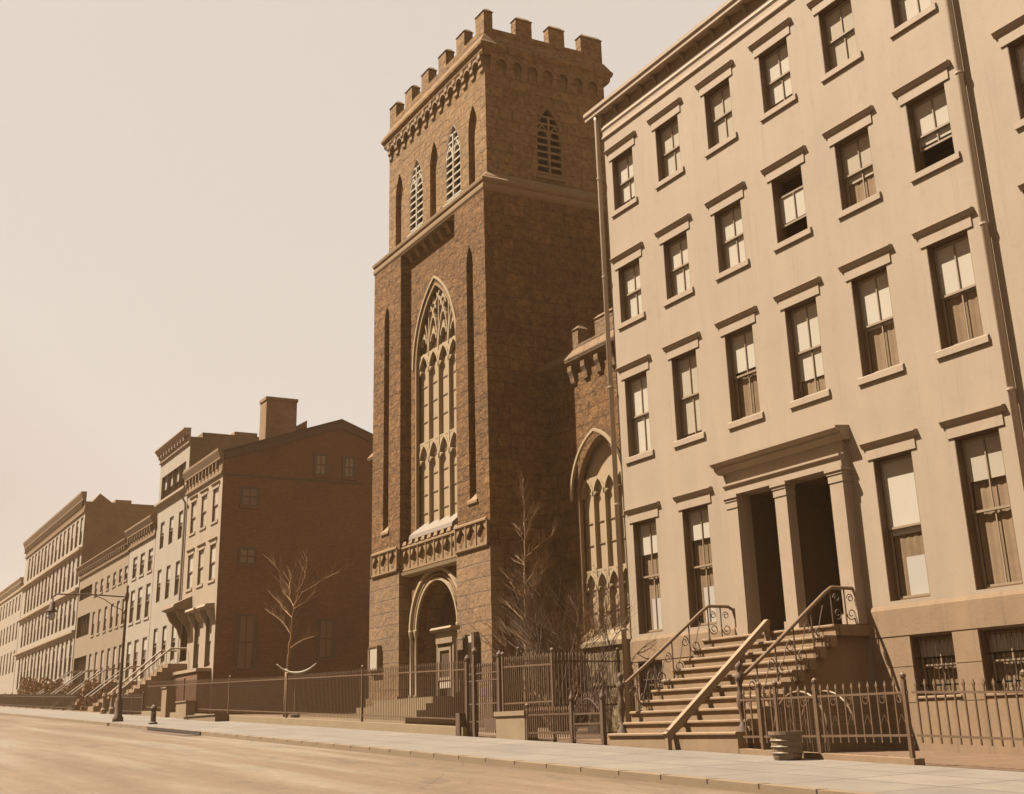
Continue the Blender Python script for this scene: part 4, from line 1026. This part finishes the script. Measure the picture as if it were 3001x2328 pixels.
for (ya, za_), (yb_, zb_) in (((.0, 16.28), (7.58, 18.86)), ((7.58, 18.86), (15.1, 16.1))):
    MB().add([(HX+.004, ya, za_-.45), (HX+.004, yb_, zb_-.45), (HX+.004, yb_, zb_), (HX+.004, ya, za_), (HX+.10, ya, za_-.45), (HX+.10, yb_, zb_-.45), (HX+.10, yb_, zb_), (HX+.10, ya, za_)],
             [(0, 1, 2, 3), (4, 7, 6, 5), (0, 1, 5, 4), (1, 2, 6, 5), (2, 3, 7, 6), (3, 0, 4, 7)]).build('rake_board', 'roof_tar', rfo)
MB().box(HX+.004, HX+.04, .0, 9.0, 14.86, 15.0).build('belt_course', 'roof_tar', H1)
MB().box(HX-1.3, HX-.02, 2.55, 4.55, 16.4, 19.85).box(HX-1.36, HX+.04, 2.49, 4.61, 19.85, 20.05).build('chimney', 'chimney_brick', rfo)
MB().add([(HX-.01, 4.6, 17.5), (HX-.01, 5.25, 17.7), (HX-.01, 5.25, 18.75), (HX-.01, 4.6, 18.35), (HX-.9, 4.6, 17.5), (HX-.9, 5.25, 17.7), (HX-.9, 5.25, 18.75), (HX-.9, 4.6, 18.35)], [(0, 1, 2, 3), (4, 7, 6, 5), (0, 1, 5, 4), (1, 2, 6, 5), (2, 3, 7, 6), (3, 0, 4, 7)]).build('chimney', 'dark_brick', rfo)
for x, z0, z1, hood in ((-48.3, 3.8, 6.75, 1), (-45.75, 3.8, 6.75, 1)):
    put_window(H1, x, z0, 1.25, round(z1-z0, 3), shade=.9, muntin=False)
    MB().prism([(.0, z1+.62), (-.55, z1+.55), (-.6, z1+.42), (-.5, z1+.36), (.0, z1+.30)], x-.35, x+1.6).build('window_hood', 'facade_trim', H1)
    for xx in (x-.25, x+1.32): MB().prism([(.0, z1+.3), (-.45, z1+.3), (-.3, z1-.1), (.0, z1-.5)], xx, xx+.18).build('bracket', 'facade_trim', H1)
MB().prism([(.0, 8.25), (-1.1, 7.75), (-1.2, 7.55), (-1.0, 7.45), (.0, 7.38)], -52.2, -49.3).build('door_hood', 'cornice_wood', H1)
for xx in (-52.0, -49.75): MB().prism([(.0, 7.4), (-.95, 7.4), (-.7, 6.9), (-.2, 6.4), (.0, 5.8)], xx, xx+.28).build('bracket', 'cornice_wood', H1)
dd = MB().box(-51.6, -49.9, .5, .56, 4.3, 7.1).build('door', 'door_wood', H1)
# windows on the brick side (boarded, pale): frames set into the dark wall
def side_window(y0, y1, z0, z1, mat='curtain_cloth'):
    o = MB().sweep(rect(y0-.04, y1+.04, z0-.04, z1+.04), .14, 0, .06, closed=True); o.v = [(HX+.001+v[1], v[0], v[2]) for v in o.v]; o = o.build('window', 'door_wood', H1)
    p_ = MB().box(y0, y1, .0, .02, z0, z1); p_.v = [(HX+.002+v[1], v[0], v[2]) for v in p_.v]; p_.build('glass', mat, o)
    q_ = MB().box((y0+y1)/2-.03, (y0+y1)/2+.03, .02, .05, z0, z1).box(y0, y1, .02, .052, (z0+z1)/2-.04, (z0+z1)/2+.04); q_.v = [(HX+.003+v[1], v[0], v[2]) for v in q_.v]; q_.build('sash', 'door_wood', o)
    s_ = MB().box(y0-.15, y1+.15, .0, .12, z0-.22, z0-.05); s_.v = [(HX+.001+v[1], v[0], v[2]) for v in s_.v]; s_.build('sill', 'dark_brick', o)
plain('dim_pane', (0.40, 0.25, 0.13), 0.1, 2.0, 0.6, 0.0)
plain('faint_pane', (0.31, 0.165, 0.08), 0.12, 2.0, 0.6, 0.0)
side_window(5.9, 6.55, 15.36, 16.55, 'curtain_cloth'); side_window(7.82, 8.46, 15.33, 16.5, 'curtain_cloth')
side_window(1.25, 2.2, 13.15, 14.15, 'faint_pane'); side_window(1.28, 2.18, 9.67, 10.5, 'dim_pane'); side_window(1.35, 2.35, 3.6, 6.6, 'faint_pane'); side_window(6.4, 7.25, 4.3, 6.4, 'faint_pane')
# its stoop
S1 = thing('stoop', (-50.7, -2, gz(-50)), 'stoop of the gabled brick house with pale sloping rails', 'stoop')
for k in range(10):
    zt = 4.2-k*.24; MB().box(-51.9, -49.6, -1.2-k*.32, (-1.2-(k-1)*.32) if k else 0, gz(-50)-.2, zt).build('step', 'brownstone', S1)
for xx in (-51.95, -49.55):
    MB().tube([(xx, -4.3, 2.35), (xx, -1.1, 5.1), (xx, -.1, 5.1)], .06, 6).build('handrail', 'facade_trim', S1)
    m = MB()
    for k in range(14): yy = -4.2+k*.24; m.tube([(xx, yy, 4.2-((-1.2-yy)/.32)*.24 if yy < -1.2 else 4.2), (xx, yy, 2.35+(yy+4.3)*.86)], .022, 4)
    m.build('baluster_row', 'iron_rail_worn', S1)
    MB().lathe(xx, -4.35, [(.2, gz(-50)), (.2, gz(-50)+.3), (.12, gz(-50)+.4), (.12, 2.3), (.18, 2.4), (.1, 2.6)], 8).build('newel_post', 'brownstone', S1)
A1 = thing('areaway_wall', (-46.8, -1.2, gz(-46)), 'dark areaway platform under the parlour windows of the gabled house', 'wall')
MB().box(-49.4, -44.1, -.9, -.02, 3.5, 3.68).build('ledge', 'facade_trim', A1)
MB().box(-49.3, -44.2, -.8, -.03, 1.0, 3.495).build('wall', 'dark_brick', A1)
# downspout between 1 and 2
D2 = thing('drainpipe', (-52.05, -.1, gz(-52)), 'drainpipe between the gabled house and the tall pale house', 'drainpipe')
MB().tube([(-51.9, -.6, 15.2), (-52.0, -.12, 14.5), (-52.0, -.12, 8.0)], .07, 6).build('pipe', 'cornice_wood', D2)
# house 2: taller
H2 = far_house(-60.2, -52.1, 19.0, [(4.6, 6.95), (8.7, 10.9), (12.35, 14.2)], [-59.0, -56.5, -54.0], 1.1, 'facade_paint_pale', 'tall smooth pale house with an extra attic storey', G1,
               corn=(18.55, 19.6, .5, 'facade_trim'), side_mat='tan_brick', yb=10, lint=False, sill=False, shades=lambda r, c: .4, extra=[((-59.6, -52.9, 15.7, 17.5),)])
MB().prism([(.0, 15.7), (-.28, 15.68), (-.28, 15.52), (.0, 15.4)], -60.3, -52.1).build('attic_ledge', 'facade_trim', H2)
for k in range(4): put_window(H2, -59.55+k*1.68, 15.7, 1.55, 1.8, shade=.5, muntin=False)
MB().box(-60.2, -52.1, .8, 10.2, 19.0, 19.35).build('roof', 'tan_brick', H2)
MB().box(-53.6, -52.12, 3.0, 4.6, 19.3, 19.6).build('chimney', 'chimney_brick', H2)
# house 3 with awnings/shutters
H3 = far_house(-68.6, -60.3, 14.3, [(3.8, 6.6), (7.95, 10.3), (11.2, 12.75)], [-67.1, -64.7, -62.2], 1.35, 'facade_paint_pale', 'white banded house with dark bracketed cornice and wide windows', G1,
               corn=(13.5, 15.0, .5, 'cornice_wood'), side_mat='tan_brick', yb=12, lint=False, shades=lambda r, c: .3)
H4 = far_house(-88.6, -68.7, 13.9, [(4.0, 6.6), (8.1, 10.0), (11.4, 12.45)], [-81.4, -79.0, -76.5, -74.1, -71.9, -69.9], 1.05, 'facade_paint_tan', 'long low tan terrace with rows of narrow windows', G1,
               corn=(13.4, 14.5, .45, 'cornice_wood'), side_mat='tan_brick', yb=12, lint=False, shades=lambda r, c: (.8, .5, 1.0)[(r+c) % 3], extra=[((-88.2, -82.6, 11.5, 12.5),), ((-88.2, -82.6, 8.3, 10.1),), ((-88.2, -82.6, 3.9, 6.6),)])
for z0_, z1_ in ((11.5, 12.5), (8.3, 10.1), (3.9, 6.6)):
    lo_ = MB().box(-88.2, -82.6, .40, .45, z0_, z1_).build('shutter_front', 'sash_dark', H4)
    for k in range(8): MB().box(-88.2+k*.7, -88.12+k*.7, .3, .40, z0_, z1_).build('shutter_stile', 'door_wood', lo_)
H5 = far_house(-124.0, -89.0, 20.6, [(5.2, 8.6), (9.6, 12.2), (13.2, 16.0), (16.8, 19.3)], [-90.9-2.2*i for i in range(15)], 1.25, 'facade_paint_pale', 'tall hazy corner block with closely spaced window strips', G1,
               corn=(19.6, 21.5, .5, 'cornice_wood'), side_mat='tan_brick', yb=14, lint=False, sill=False, shades=lambda r, c: (.2, .6)[(r+c) % 2])
for z in (12.6, 16.2, 8.9): MB().prism([(.0, z+.25), (-.3, z+.2), (-.3, z), (.0, z-.1)], -124.1, -89.0).build('ledge', 'facade_trim', H5)
MB().box(-96.4, -95.0, 3.8, 5.35, 20.5, 21.95).build('chimney', 'chimney_brick', H5)
MB().add([(-89.02, .5, 20.5), (-89.02, 2.5, 20.5), (-89.02, 1.2, 21.4), (-92, .5, 20.5), (-92, 2.5, 20.5), (-92, 1.2, 21.4)], [(0, 1, 2), (3, 5, 4), (1, 4, 5, 2), (0, 2, 5, 3)]).build('roof_gable', 'tan_brick', H5)
H6 = far_house(-190, -124.3, 17.0, [(7.2, 9.6), (10.8, 12.8), (14, 15.8)], [-126.5-2.6*i for i in range(23)], 1.1, 'facade_paint_pale', 'farthest pale terrace at the left end of the street', G1,
               corn=(16.2, 17.6, .45, 'facade_trim'), yb=12, lint=False, sill=False, shades=lambda r, c: .6)
for i, xx in enumerate((-63.5, -71.5, -79, -86)):
    S_ = thing('stoop', (xx, -2, gz(xx)), ('stoop with paired rails before the white banded house', 'small stoop nearest the lamp post on the tan terrace', 'middle stoop of the tan terrace', 'farthest stoop at the left end of the tan terrace')[i], 'stoop', 'stoops up the street')
    b0 = gz(xx)
    for k in range(8): MB().box(xx, xx+2.0, -.9-k*.32, (-.9-(k-1)*.32) if k else 0, b0-.2, b0+1.9-k*.23).build('step', 'brownstone', S_)
    for x_ in (xx-.05, xx+2.05):
        MB().tube([(x_, -3.4, b0+.9), (x_, -.9, b0+2.85), (x_, -.1, b0+2.85)], .05, 5).build('handrail', 'iron_rail_worn', S_)
        m = MB()
        for k in range(10): yy = -3.3+k*.25; m.tube([(x_, yy, b0+.3), (x_, yy, b0+.9+(yy+3.4)*.78)], .02, 4)
        m.build('baluster_row', 'iron_paint', S_)
fence('iron_fence', (-49.0, -3.9), (-43.6, -3.9), .2, .95, 1.15, .16, 'dark areaway fence in front of the gabled house', mat='iron_paint', posts=[0.01, .5, .99], pr_=.012)
fence('iron_fence', (-118, -3.9), (-64, -3.9), .2, .95, 1.15, .22, 'long dark fence line in front of the terraces up the street', mat='iron_paint', posts=[i/12 for i in range(1, 12)], pr_=.014)
for i, (xx, s_) in enumerate(((-66, 1.0), (-74.5, .8), (-82, 1.1), (-90, 1.2), (-97, 1.3))):
    b = MB(); rnd = random.Random(i); b0 = gz(xx)
    for k in range(900):
        u, v_ = rnd.random()*6.283, rnd.random()**.5; hh = rnd.random()
        px_, py_, pz = xx+math.cos(u)*v_*1.7*s_*(1-.4*hh), -2.4+math.sin(u)*v_*1.0*(1-.4*hh), b0+.1+hh*1.7*s_+.25*math.sin(u*3)
        a = rnd.random()*3.14; q = .10+.08*rnd.random()
        b.add([(px_-q*math.cos(a), py_-q*math.sin(a), pz-q*.4), (px_+q*math.cos(a), py_+q*math.sin(a), pz), (px_, py_, pz+q)], [(0, 1, 2)])
    B_ = thing('hedge_bush', (xx, -2.4, b0), ('rounded bush by the stoop of the white banded house', 'small bush at the right end of the tan terrace', 'bush at the middle of the tan terrace', 'bush at the corner of the tall hazy block', 'leftmost bush before the tall hazy block')[i], 'bush', 'bushes up the street')
    b.build('foliage', 'bark', B_)
    t_ = MB()
    for k in range(5): t_.tube([(xx+.1*k-.2, -2.4, b0-.02), (xx+.4*k-.8, -2.4+.1*k, b0+1.0*s_)], [.03, .012], 5)
    t_.build('stems', 'bark_dark', B_)

# ------------------------------------------------------------------ the opposite side of the street, behind the photographer
def opposite(x0, x1, h, label, mat):
    zb = gz(x0)-1; H = thing('opposite_house', ((x0+x1)/2, -26, gz((x0+x1)/2)), label, 'house', 'brownstone houses across the street')
    fl = lambda u, yy, z: (u, -26-yy, z); n = int((x1-x0)/2.6); st_ = (x1-x0)/n; hs = []
    g0 = gz((x0+x1)/2)
    for r in range(3):
        for c in range(n): hs.append((x0+(c+.5)*st_-.55, x0+(c+.5)*st_+.55, g0+2.2+r*3.4, g0+4.3+r*3.4))
    m = gridwall(MB(), x0, x1, zb, g0+h, hs, 0, .2, fl); shell(m, x0, x1, -38, zb, g0+h-.05, y=-26.0); m.build('wall', mat, H)
    for a, b, c, d in hs: MB().box(a, b, -26.22, -26.18, c, d).build('window', 'dim_pane', H)
    MB().box(x0, x1, -26, -25.55, g0+h-.5, g0+h).build('cornice', 'roof_tar', H)
for i in range(9):
    xa = -110+i*18.5; opposite(xa, xa+18.4, 12.2+(i*7 % 4)*.3, 'brownstone house row across the street, number %s from the uphill end' % ('one', 'two', 'three', 'four', 'five', 'six', 'seven', 'eight', 'nine')[i], 'dark_brick')

# ------------------------------------------------------------------ street things
LPX, LPY = -33.2, -7.4; lb = gz(LPX, LPY)
LP = thing('street_lamp', (LPX, LPY, lb), 'dark iron street lamp with long arm reaching over the roadway', 'street lamp')
MB().lathe(LPX, LPY, [(.26, lb-.02), (.26, lb+.15), (.19, lb+.25), (.17, lb+.9), (.12, lb+1.05), (.09, lb+1.3), (.075, lb+3), (.06, lb+5.5), (.085, lb+5.6), (.11, lb+5.85), (.06, lb+6.0), (.05, lb+6.15), (.07, lb+6.22), (.01, lb+6.36)], 12).build('pole', 'iron_paint', LP, smooth=True)
za_ = lb+5.75
MB().tube([(LPX, LPY, za_), (LPX, LPY-1.7, za_+.07), (LPX, LPY-3.3, za_+.05), (LPX, LPY-3.45, za_-.05), (LPX, LPY-3.45, za_-.3)], .035, 6).build('arm', 'iron_paint', LP)
MB().tube([(LPX, LPY, za_-.7), (LPX, LPY-.6, za_-.45), (LPX, LPY-1.1, za_-.12), (LPX, LPY-1.6, za_+.05)], .02, 5).build('arm_brace', 'iron_paint', LP)
MB().lathe(LPX, LPY-3.45, [(.03, za_-.25), (.12, za_-.34), (.14, za_-.62), (.26, za_-.74), (.26, za_-.78)], 12).build('lamp_housing', 'iron_paint', LP, smooth=True)
MB().lathe(LPX, LPY-3.45, [(.14, za_-.78), (.19, za_-.92), (.17, za_-1.08), (.06, za_-1.16)], 12).build('lamp_globe', 'white_card', LP, smooth=True)
def hydrant(x, y):
    b0 = gz(x, y)
    Hh = thing('fire_hydrant', (x, y, b0), 'short dark hydrant on the sidewalk left of the stone slab', 'hydrant')
    MB().lathe(x, y, [(.20, b0-.01), (.20, b0+.06), (.12, b0+.10), (.11, b0+.55), (.15, b0+.60), (.15, b0+.66), (.11, b0+.74), (.04, b0+.80), (.04, b0+.86)], 12).build('barrel', 'iron_paint', Hh)
    MB().box(x-.2, x+.2, y-.05, y+.05, b0+.42, b0+.52).build('nozzle', 'iron_paint', Hh)
hydrant(-26.8, -7.25)
def block(name, x0, x1, y0, y1, h, mat, label, cat, cap=.05):
    b0 = gz(x1, y0) if x1 > x0 else gz(x0, y0); T_ = thing(name, ((x0+x1)/2, (y0+y1)/2, b0), label, cat)
    MB().box(x0, x1, y0, y1, b0-.1, b0+h-cap).build('body', mat, T_); MB().box(x0-.05, x1+.05, y0-.05, y1+.05, b0+h-cap, b0+h).build('cap', mat, T_)
block('stone_block', -34.5, -32.6, -4.35, -3.9, .85, 'garden_stone', 'square stone block at the left end of the church coping', 'block')
block('stone_bench', -31.9, -26.6, -4.6, -4.02, .34, 'curb_stone', 'long low stone slab lying along the church coping', 'bench')
block('gate_pier', -38.2, -37.2, -4.2, -3.7, 1.5, 'brownstone', 'short square gate pier before the brick gabled house', 'pier')
# sewer inlet in the kerb
SI = thing('sewer_inlet', (-20, -8.2, gz(-20)), 'dark sewer inlet slot under the sidewalk edge', 'inlet')
za1, za2 = gz(-23.5, -9), gz(-15.5, -9)
MB().add([(-23.5, -8.26, za1-.10), (-15.5, -8.26, za2-.10), (-15.5, -8.26, za2+.00), (-23.5, -8.26, za1+.00), (-23.5, -8.21, za1-.10), (-15.5, -8.21, za2-.10), (-15.5, -8.21, za2+.0), (-23.5, -8.21, za1+.0)],
         [(0, 1, 2, 3), (4, 7, 6, 5), (0, 1, 5, 4), (1, 2, 6, 5), (2, 3, 7, 6), (3, 0, 4, 7)]).build('slot', 'interior_dark', SI)
MB().add([(-23.8, -8.9, za1-.125), (-15.2, -8.9, za2-.125), (-15.2, -8.27, za2-.12), (-23.8, -8.27, za1-.12)], [(0, 1, 2, 3)]).build('grate', 'iron_paint', SI)
# pale crescent ornament under the sapling
BX, BY = -32.45, 1.1; bz = 3.05
BW = thing('garden_ornament', (BX, BY, gz(BX)), 'pale upturned crescent on a dark pedestal below the garden sapling', 'ornament')
cr_, rr_ = [], []
for i in range(25):
    q = -1+2*i/24; cr_.append((BX+.477*1.0*q, BY+.879*1.0*q, bz+.10+.46*(abs(q)**2.1)-.30)); rr_.append(.018+.060*(1-abs(q)**1.6))
MB().tube(cr_, rr_, 10).build('crescent', 'bowl_stone', BW, smooth=True)
MB().lathe(BX, BY, [(.25, gz(BX)-.1), (.25, gz(BX)+.1), (.09, gz(BX)+.2), (.05, bz-.25)], 12).build('pedestal', 'bark_dark', BW)

# ------------------------------------------------------------------ bare trees
def branches(m, p, d, L, r, lvl, rnd, spread=.6, up_=.25, nchild=(3, 4), shrink=.62, seg=4):
    pts = [Vector(p)]; dd = Vector(d).normalized(); rs = [r]
    for i in range(seg):
        dd = (dd+Vector((rnd.uniform(-.12, .12), rnd.uniform(-.12, .12), rnd.uniform(-.02, .10)))).normalized()
        pts.append(pts[-1]+dd*L/seg); rs.append(r*(1-.75*(i+1)/seg) if lvl == 0 else r*(1-.55*(i+1)/seg))
    m.tube(pts, rs, 5 if r > .02 else 3)
    if lvl == 0: return
    for k in range(rnd.randint(*nchild)):
        q = rnd.uniform(.3, 1.0); i = min(int(q*seg), seg-1); pp = pts[i].lerp(pts[i+1], q*seg-i)
        a = rnd.uniform(0, 6.283); dn = (dd+Vector((math.cos(a)*spread, math.sin(a)*spread, up_))).normalized()
        branches(m, pp, dn, L*shrink*rnd.uniform(.7, 1.1), max(.004, rs[i]*.6), lvl-1, rnd, spread, up_, nchild, shrink, seg)
def sapling(x, y, z0, top, label, seed, r=.07, nb=15, first=.18, lean=(0, 0), mat='bark', blen=.34, fork=None):
    rnd = random.Random(seed); Tt = thing('bare_tree', (x, y, z0), label, 'tree', 'bare saplings in the church yard')
    H_ = top-z0; m = MB(); pts = []; rs = []
    for i in range(11):
        q = i/10; pts.append(Vector((x+lean[0]*q+rnd.uniform(-.05, .05), y+lean[1]*q, z0+H_*q))); rs.append(r*(1-.88*q))
    m.tube(pts, rs, 7); m.build('trunk', mat, Tt, smooth=True)
    c = MB()
    for k in range(nb):
        q = first+(1-first)*(k+.5)/nb; i = min(int(q*10), 9); p = pts[i].lerp(pts[i+1], q*10-i)
        a = k*2.4+rnd.random(); k_ = rnd.uniform(.4, .8); dn = Vector((math.cos(a)*k_, math.sin(a)*k_, .95))
        branches(c, p, dn, H_*blen*(1.15-q)*rnd.uniform(.45, 1.15), rs[i]*.6, 2, rnd, .42, .45, (2, 3), .55)
    c.build('crown', mat, Tt)
# limbs as (x, z) paths, each tree growing in its own depth
T_BY_TOWER = [[(-8.91, 0.56), (-8.78, 2.1), (-8.74, 3.42), (-8.71, 4.88)], [(-8.79, 2.54), (-9.13, 2.82), (-9.5, 3.25)], [(-8.61, 3.56), (-8.5, 4.03), (-8.21, 4.3), (-7.42, 4.63)], [(-8.73, 3.49), (-9.27, 3.87), (-9.81, 4.3)], [(-8.76, 2.32), (-8.16, 2.65), (-7.83, 3.09)], [(-8.69, 3.87), (-8.73, 4.28), (-8.7, 5.4), (-8.63, 6.34), (-8.64, 7.64), (-8.65, 8.49)], [(-8.65, 3.87), (-8.31, 4.24), (-7.78, 4.52), (-7.25, 4.83), (-6.73, 5.23)], [(-8.31, 4.24), (-7.96, 4.69), (-7.67, 5.22)], [(-8.73, 4.28), (-8.95, 4.45), (-9.27, 4.74), (-9.43, 5.01)], [(-8.7, 5.4), (-8.96, 5.53), (-9.55, 5.85), (-9.95, 6.2)], [(-8.58, 5.7), (-8.07, 5.92), (-7.54, 6.14), (-7.22, 6.31)], [(-8.69, 6.16), (-8.97, 6.49), (-9.06, 6.73)], [(-8.62, 7.25), (-8.42, 7.77), (-8.19, 8.18)], [(-8.63, 6.34), (-8.16, 6.6), (-7.69, 6.88)], [(-8.67, 6.8), (-8.98, 7.37), (-9.32, 8.08)], [(-8.74, 4.77), (-8.32, 5.07), (-8.04, 5.48)], [(-8.6, 6.98), (-8.32, 7.2), (-7.85, 7.32)]]
T_BY_GABLE = [[(-34.45, 3.15), (-34.23, 3.92), (-34.03, 4.84), (-33.82, 5.67), (-33.66, 6.21)], [(-33.73, 6.27), (-34.46, 6.86), (-34.87, 7.28), (-35.04, 8.18), (-35.39, 8.61)], [(-33.66, 6.26), (-33.29, 6.93), (-32.59, 7.15), (-31.36, 7.48), (-30.28, 7.68)], [(-33.66, 6.21), (-33.66, 7.07), (-33.65, 7.73), (-34.12, 8.75)], [(-33.82, 5.67), (-34.68, 6.12), (-35.34, 6.65)], [(-34.03, 4.84), (-34.61, 5.45), (-35.88, 6.03)], [(-33.65, 6.12), (-32.52, 6.35), (-31.58, 6.76)], [(-34.18, 4.15), (-32.77, 4.48), (-31.53, 4.57)], [(-34.46, 6.86), (-35.59, 7.55), (-36.44, 8.23)], [(-33.29, 6.93), (-33.07, 7.67), (-32.83, 8.26)]]
def grown_tree(paths, y, z0, label, seed, r, ntrunk, mat='bark', twig=.55):
    rnd = random.Random(seed); x0 = paths[0][0][0]; Tt = thing('bare_tree', (x0, y, z0), label, 'tree', 'bare saplings in the church yard')
    tr_ = MB(); cr_ = MB(); zt = max(p[1] for q in paths for p in q)
    base_ = paths[0]
    tr_.tube([(x0-.03, y, z0), (x0, y, z0+(base_[0][1]-z0)*.5), (x0, y, base_[0][1]+.02)], [r*1.25, r*1.05, r], 8)
    for k, q in enumerate(paths):
        dy = 0 if k in ntrunk else rnd.choice((-1, 1))*rnd.uniform(.25, .7)
        pts = []
        for i in range(len(q)-1):
            for j in range(4):
                f = j/4; pts.append((lerp(q[i][0], q[i+1][0], f), lerp(q[i][1], q[i+1][1], f)))
        pts.append(q[-1]); n = len(pts); L = math.hypot(q[-1][0]-q[0][0], q[-1][1]-q[0][1])
        P = [Vector((px_+(rnd.uniform(-.03, .03) if 0 < i else 0), y+dy*L*.5*i/n+rnd.uniform(-.03, .03), pz)) for i, (px_, pz) in enumerate(pts)]
        ra = r*max(.12, (1-.9*(q[0][1]-z0)/(zt-z0)))*(1 if k in ntrunk else .55); rb = r*.10+(r*.5*(1-(q[-1][1]-z0)/(zt-z0)) if k in ntrunk else 0)
        (tr_ if k in ntrunk else cr_).tube(P, [lerp(ra, rb, i/(n-1)) for i in range(n)], 7 if k in ntrunk else 5)
        for i in range(1, n):
            if k in ntrunk and P[i].z < z0+.25*(zt-z0): continue
            for c_ in range(1 if k in ntrunk else 2):
                a = rnd.uniform(0, 6.283); d_ = (P[i]-P[i-1]).normalized()+Vector((math.cos(a)*.6, math.sin(a)*.6, .25))
                branches(cr_, P[i], d_, twig*rnd.uniform(.5, 1.3), .011, 1, rnd, .6, .3, (2, 4), .6, 3)
    tr_.build('trunk', mat, Tt, smooth=True); cr_.build('crown', mat, Tt)
grown_tree(T_BY_TOWER, 1.2, gz(-8.9)-.05, 'slender pale bare sapling in front of the dark side of the tower', 3, .085, (0, 5))
grown_tree(T_BY_GABLE, 1.3, gz(-34.4)-.05, 'forked bare tree rising above the pale crescent by the brick gable', 11, .11, (0,), twig=.9)
def shrub(x, y, z0, rad, h, label, seed, n=26, mat='bark_dark', leafy=0):
    rnd = random.Random(seed); S_ = thing('bare_shrub', (x, y, z0), label, 'shrub')
    st = MB(); tw = MB()
    for k in range(n):
        a = rnd.uniform(0, 6.283); sp = rnd.uniform(.15, .8); p0 = Vector((x+.25*math.cos(a), y+.2*math.sin(a), z0))
        d = Vector((math.cos(a)*sp, math.sin(a)*sp*.7, 1)).normalized(); L = h*rnd.uniform(.7, 1.0)
        pts = [p0]; rs = [.035]
        for i in range(5): d = (d+Vector((rnd.uniform(-.26, .26), rnd.uniform(-.26, .26), .05))).normalized(); pts.append(pts[-1]+d*L/5); rs.append(.035*(1-.17*(i+1)))
        st.tube(pts, rs, 5)
        for i in range(2, 6):
            for q in range(4):
                aa = rnd.uniform(0, 6.283); branches(tw, pts[i], (d.x+math.cos(aa)*.6, d.y+math.sin(aa)*.6, .7), L*.28, .010, 1, rnd, .7, .2, (3, 5), .7, 3)
    st.build('stems', mat, S_); tw.build('twigs', mat, S_)
shrub(-3.3, -.55, gz(-3)-.05, 1.2, 4.4, 'dense bare shrub with dark twigs against the drainpipe corner', 5, 24)
shrub(-5.0, .2, gz(-5)-.05, 1.0, 3.9, 'paler thin shrub between the sapling and the stone pier', 9, 20, 'bark')

# ------------------------------------------------------------------ air
hz = bpy.data.materials.new('haze_air'); hz.use_nodes = True; t = hz.node_tree; t.nodes.clear()
pv = t.nodes.new('ShaderNodeVolumePrincipled'); pv.inputs['Color'].default_value = (0.86, 0.55, 0.30, 1); pv.inputs['Density'].default_value = 0.00055
ho = t.nodes.new('ShaderNodeOutputMaterial'); t.links.new(pv.outputs[0], ho.inputs['Volume']); MATS['haze'] = hz
hb = MB().box(-420, 240, -320, 320, -14, 32).build('haze', 'haze'); hb['kind'] = 'stuff'
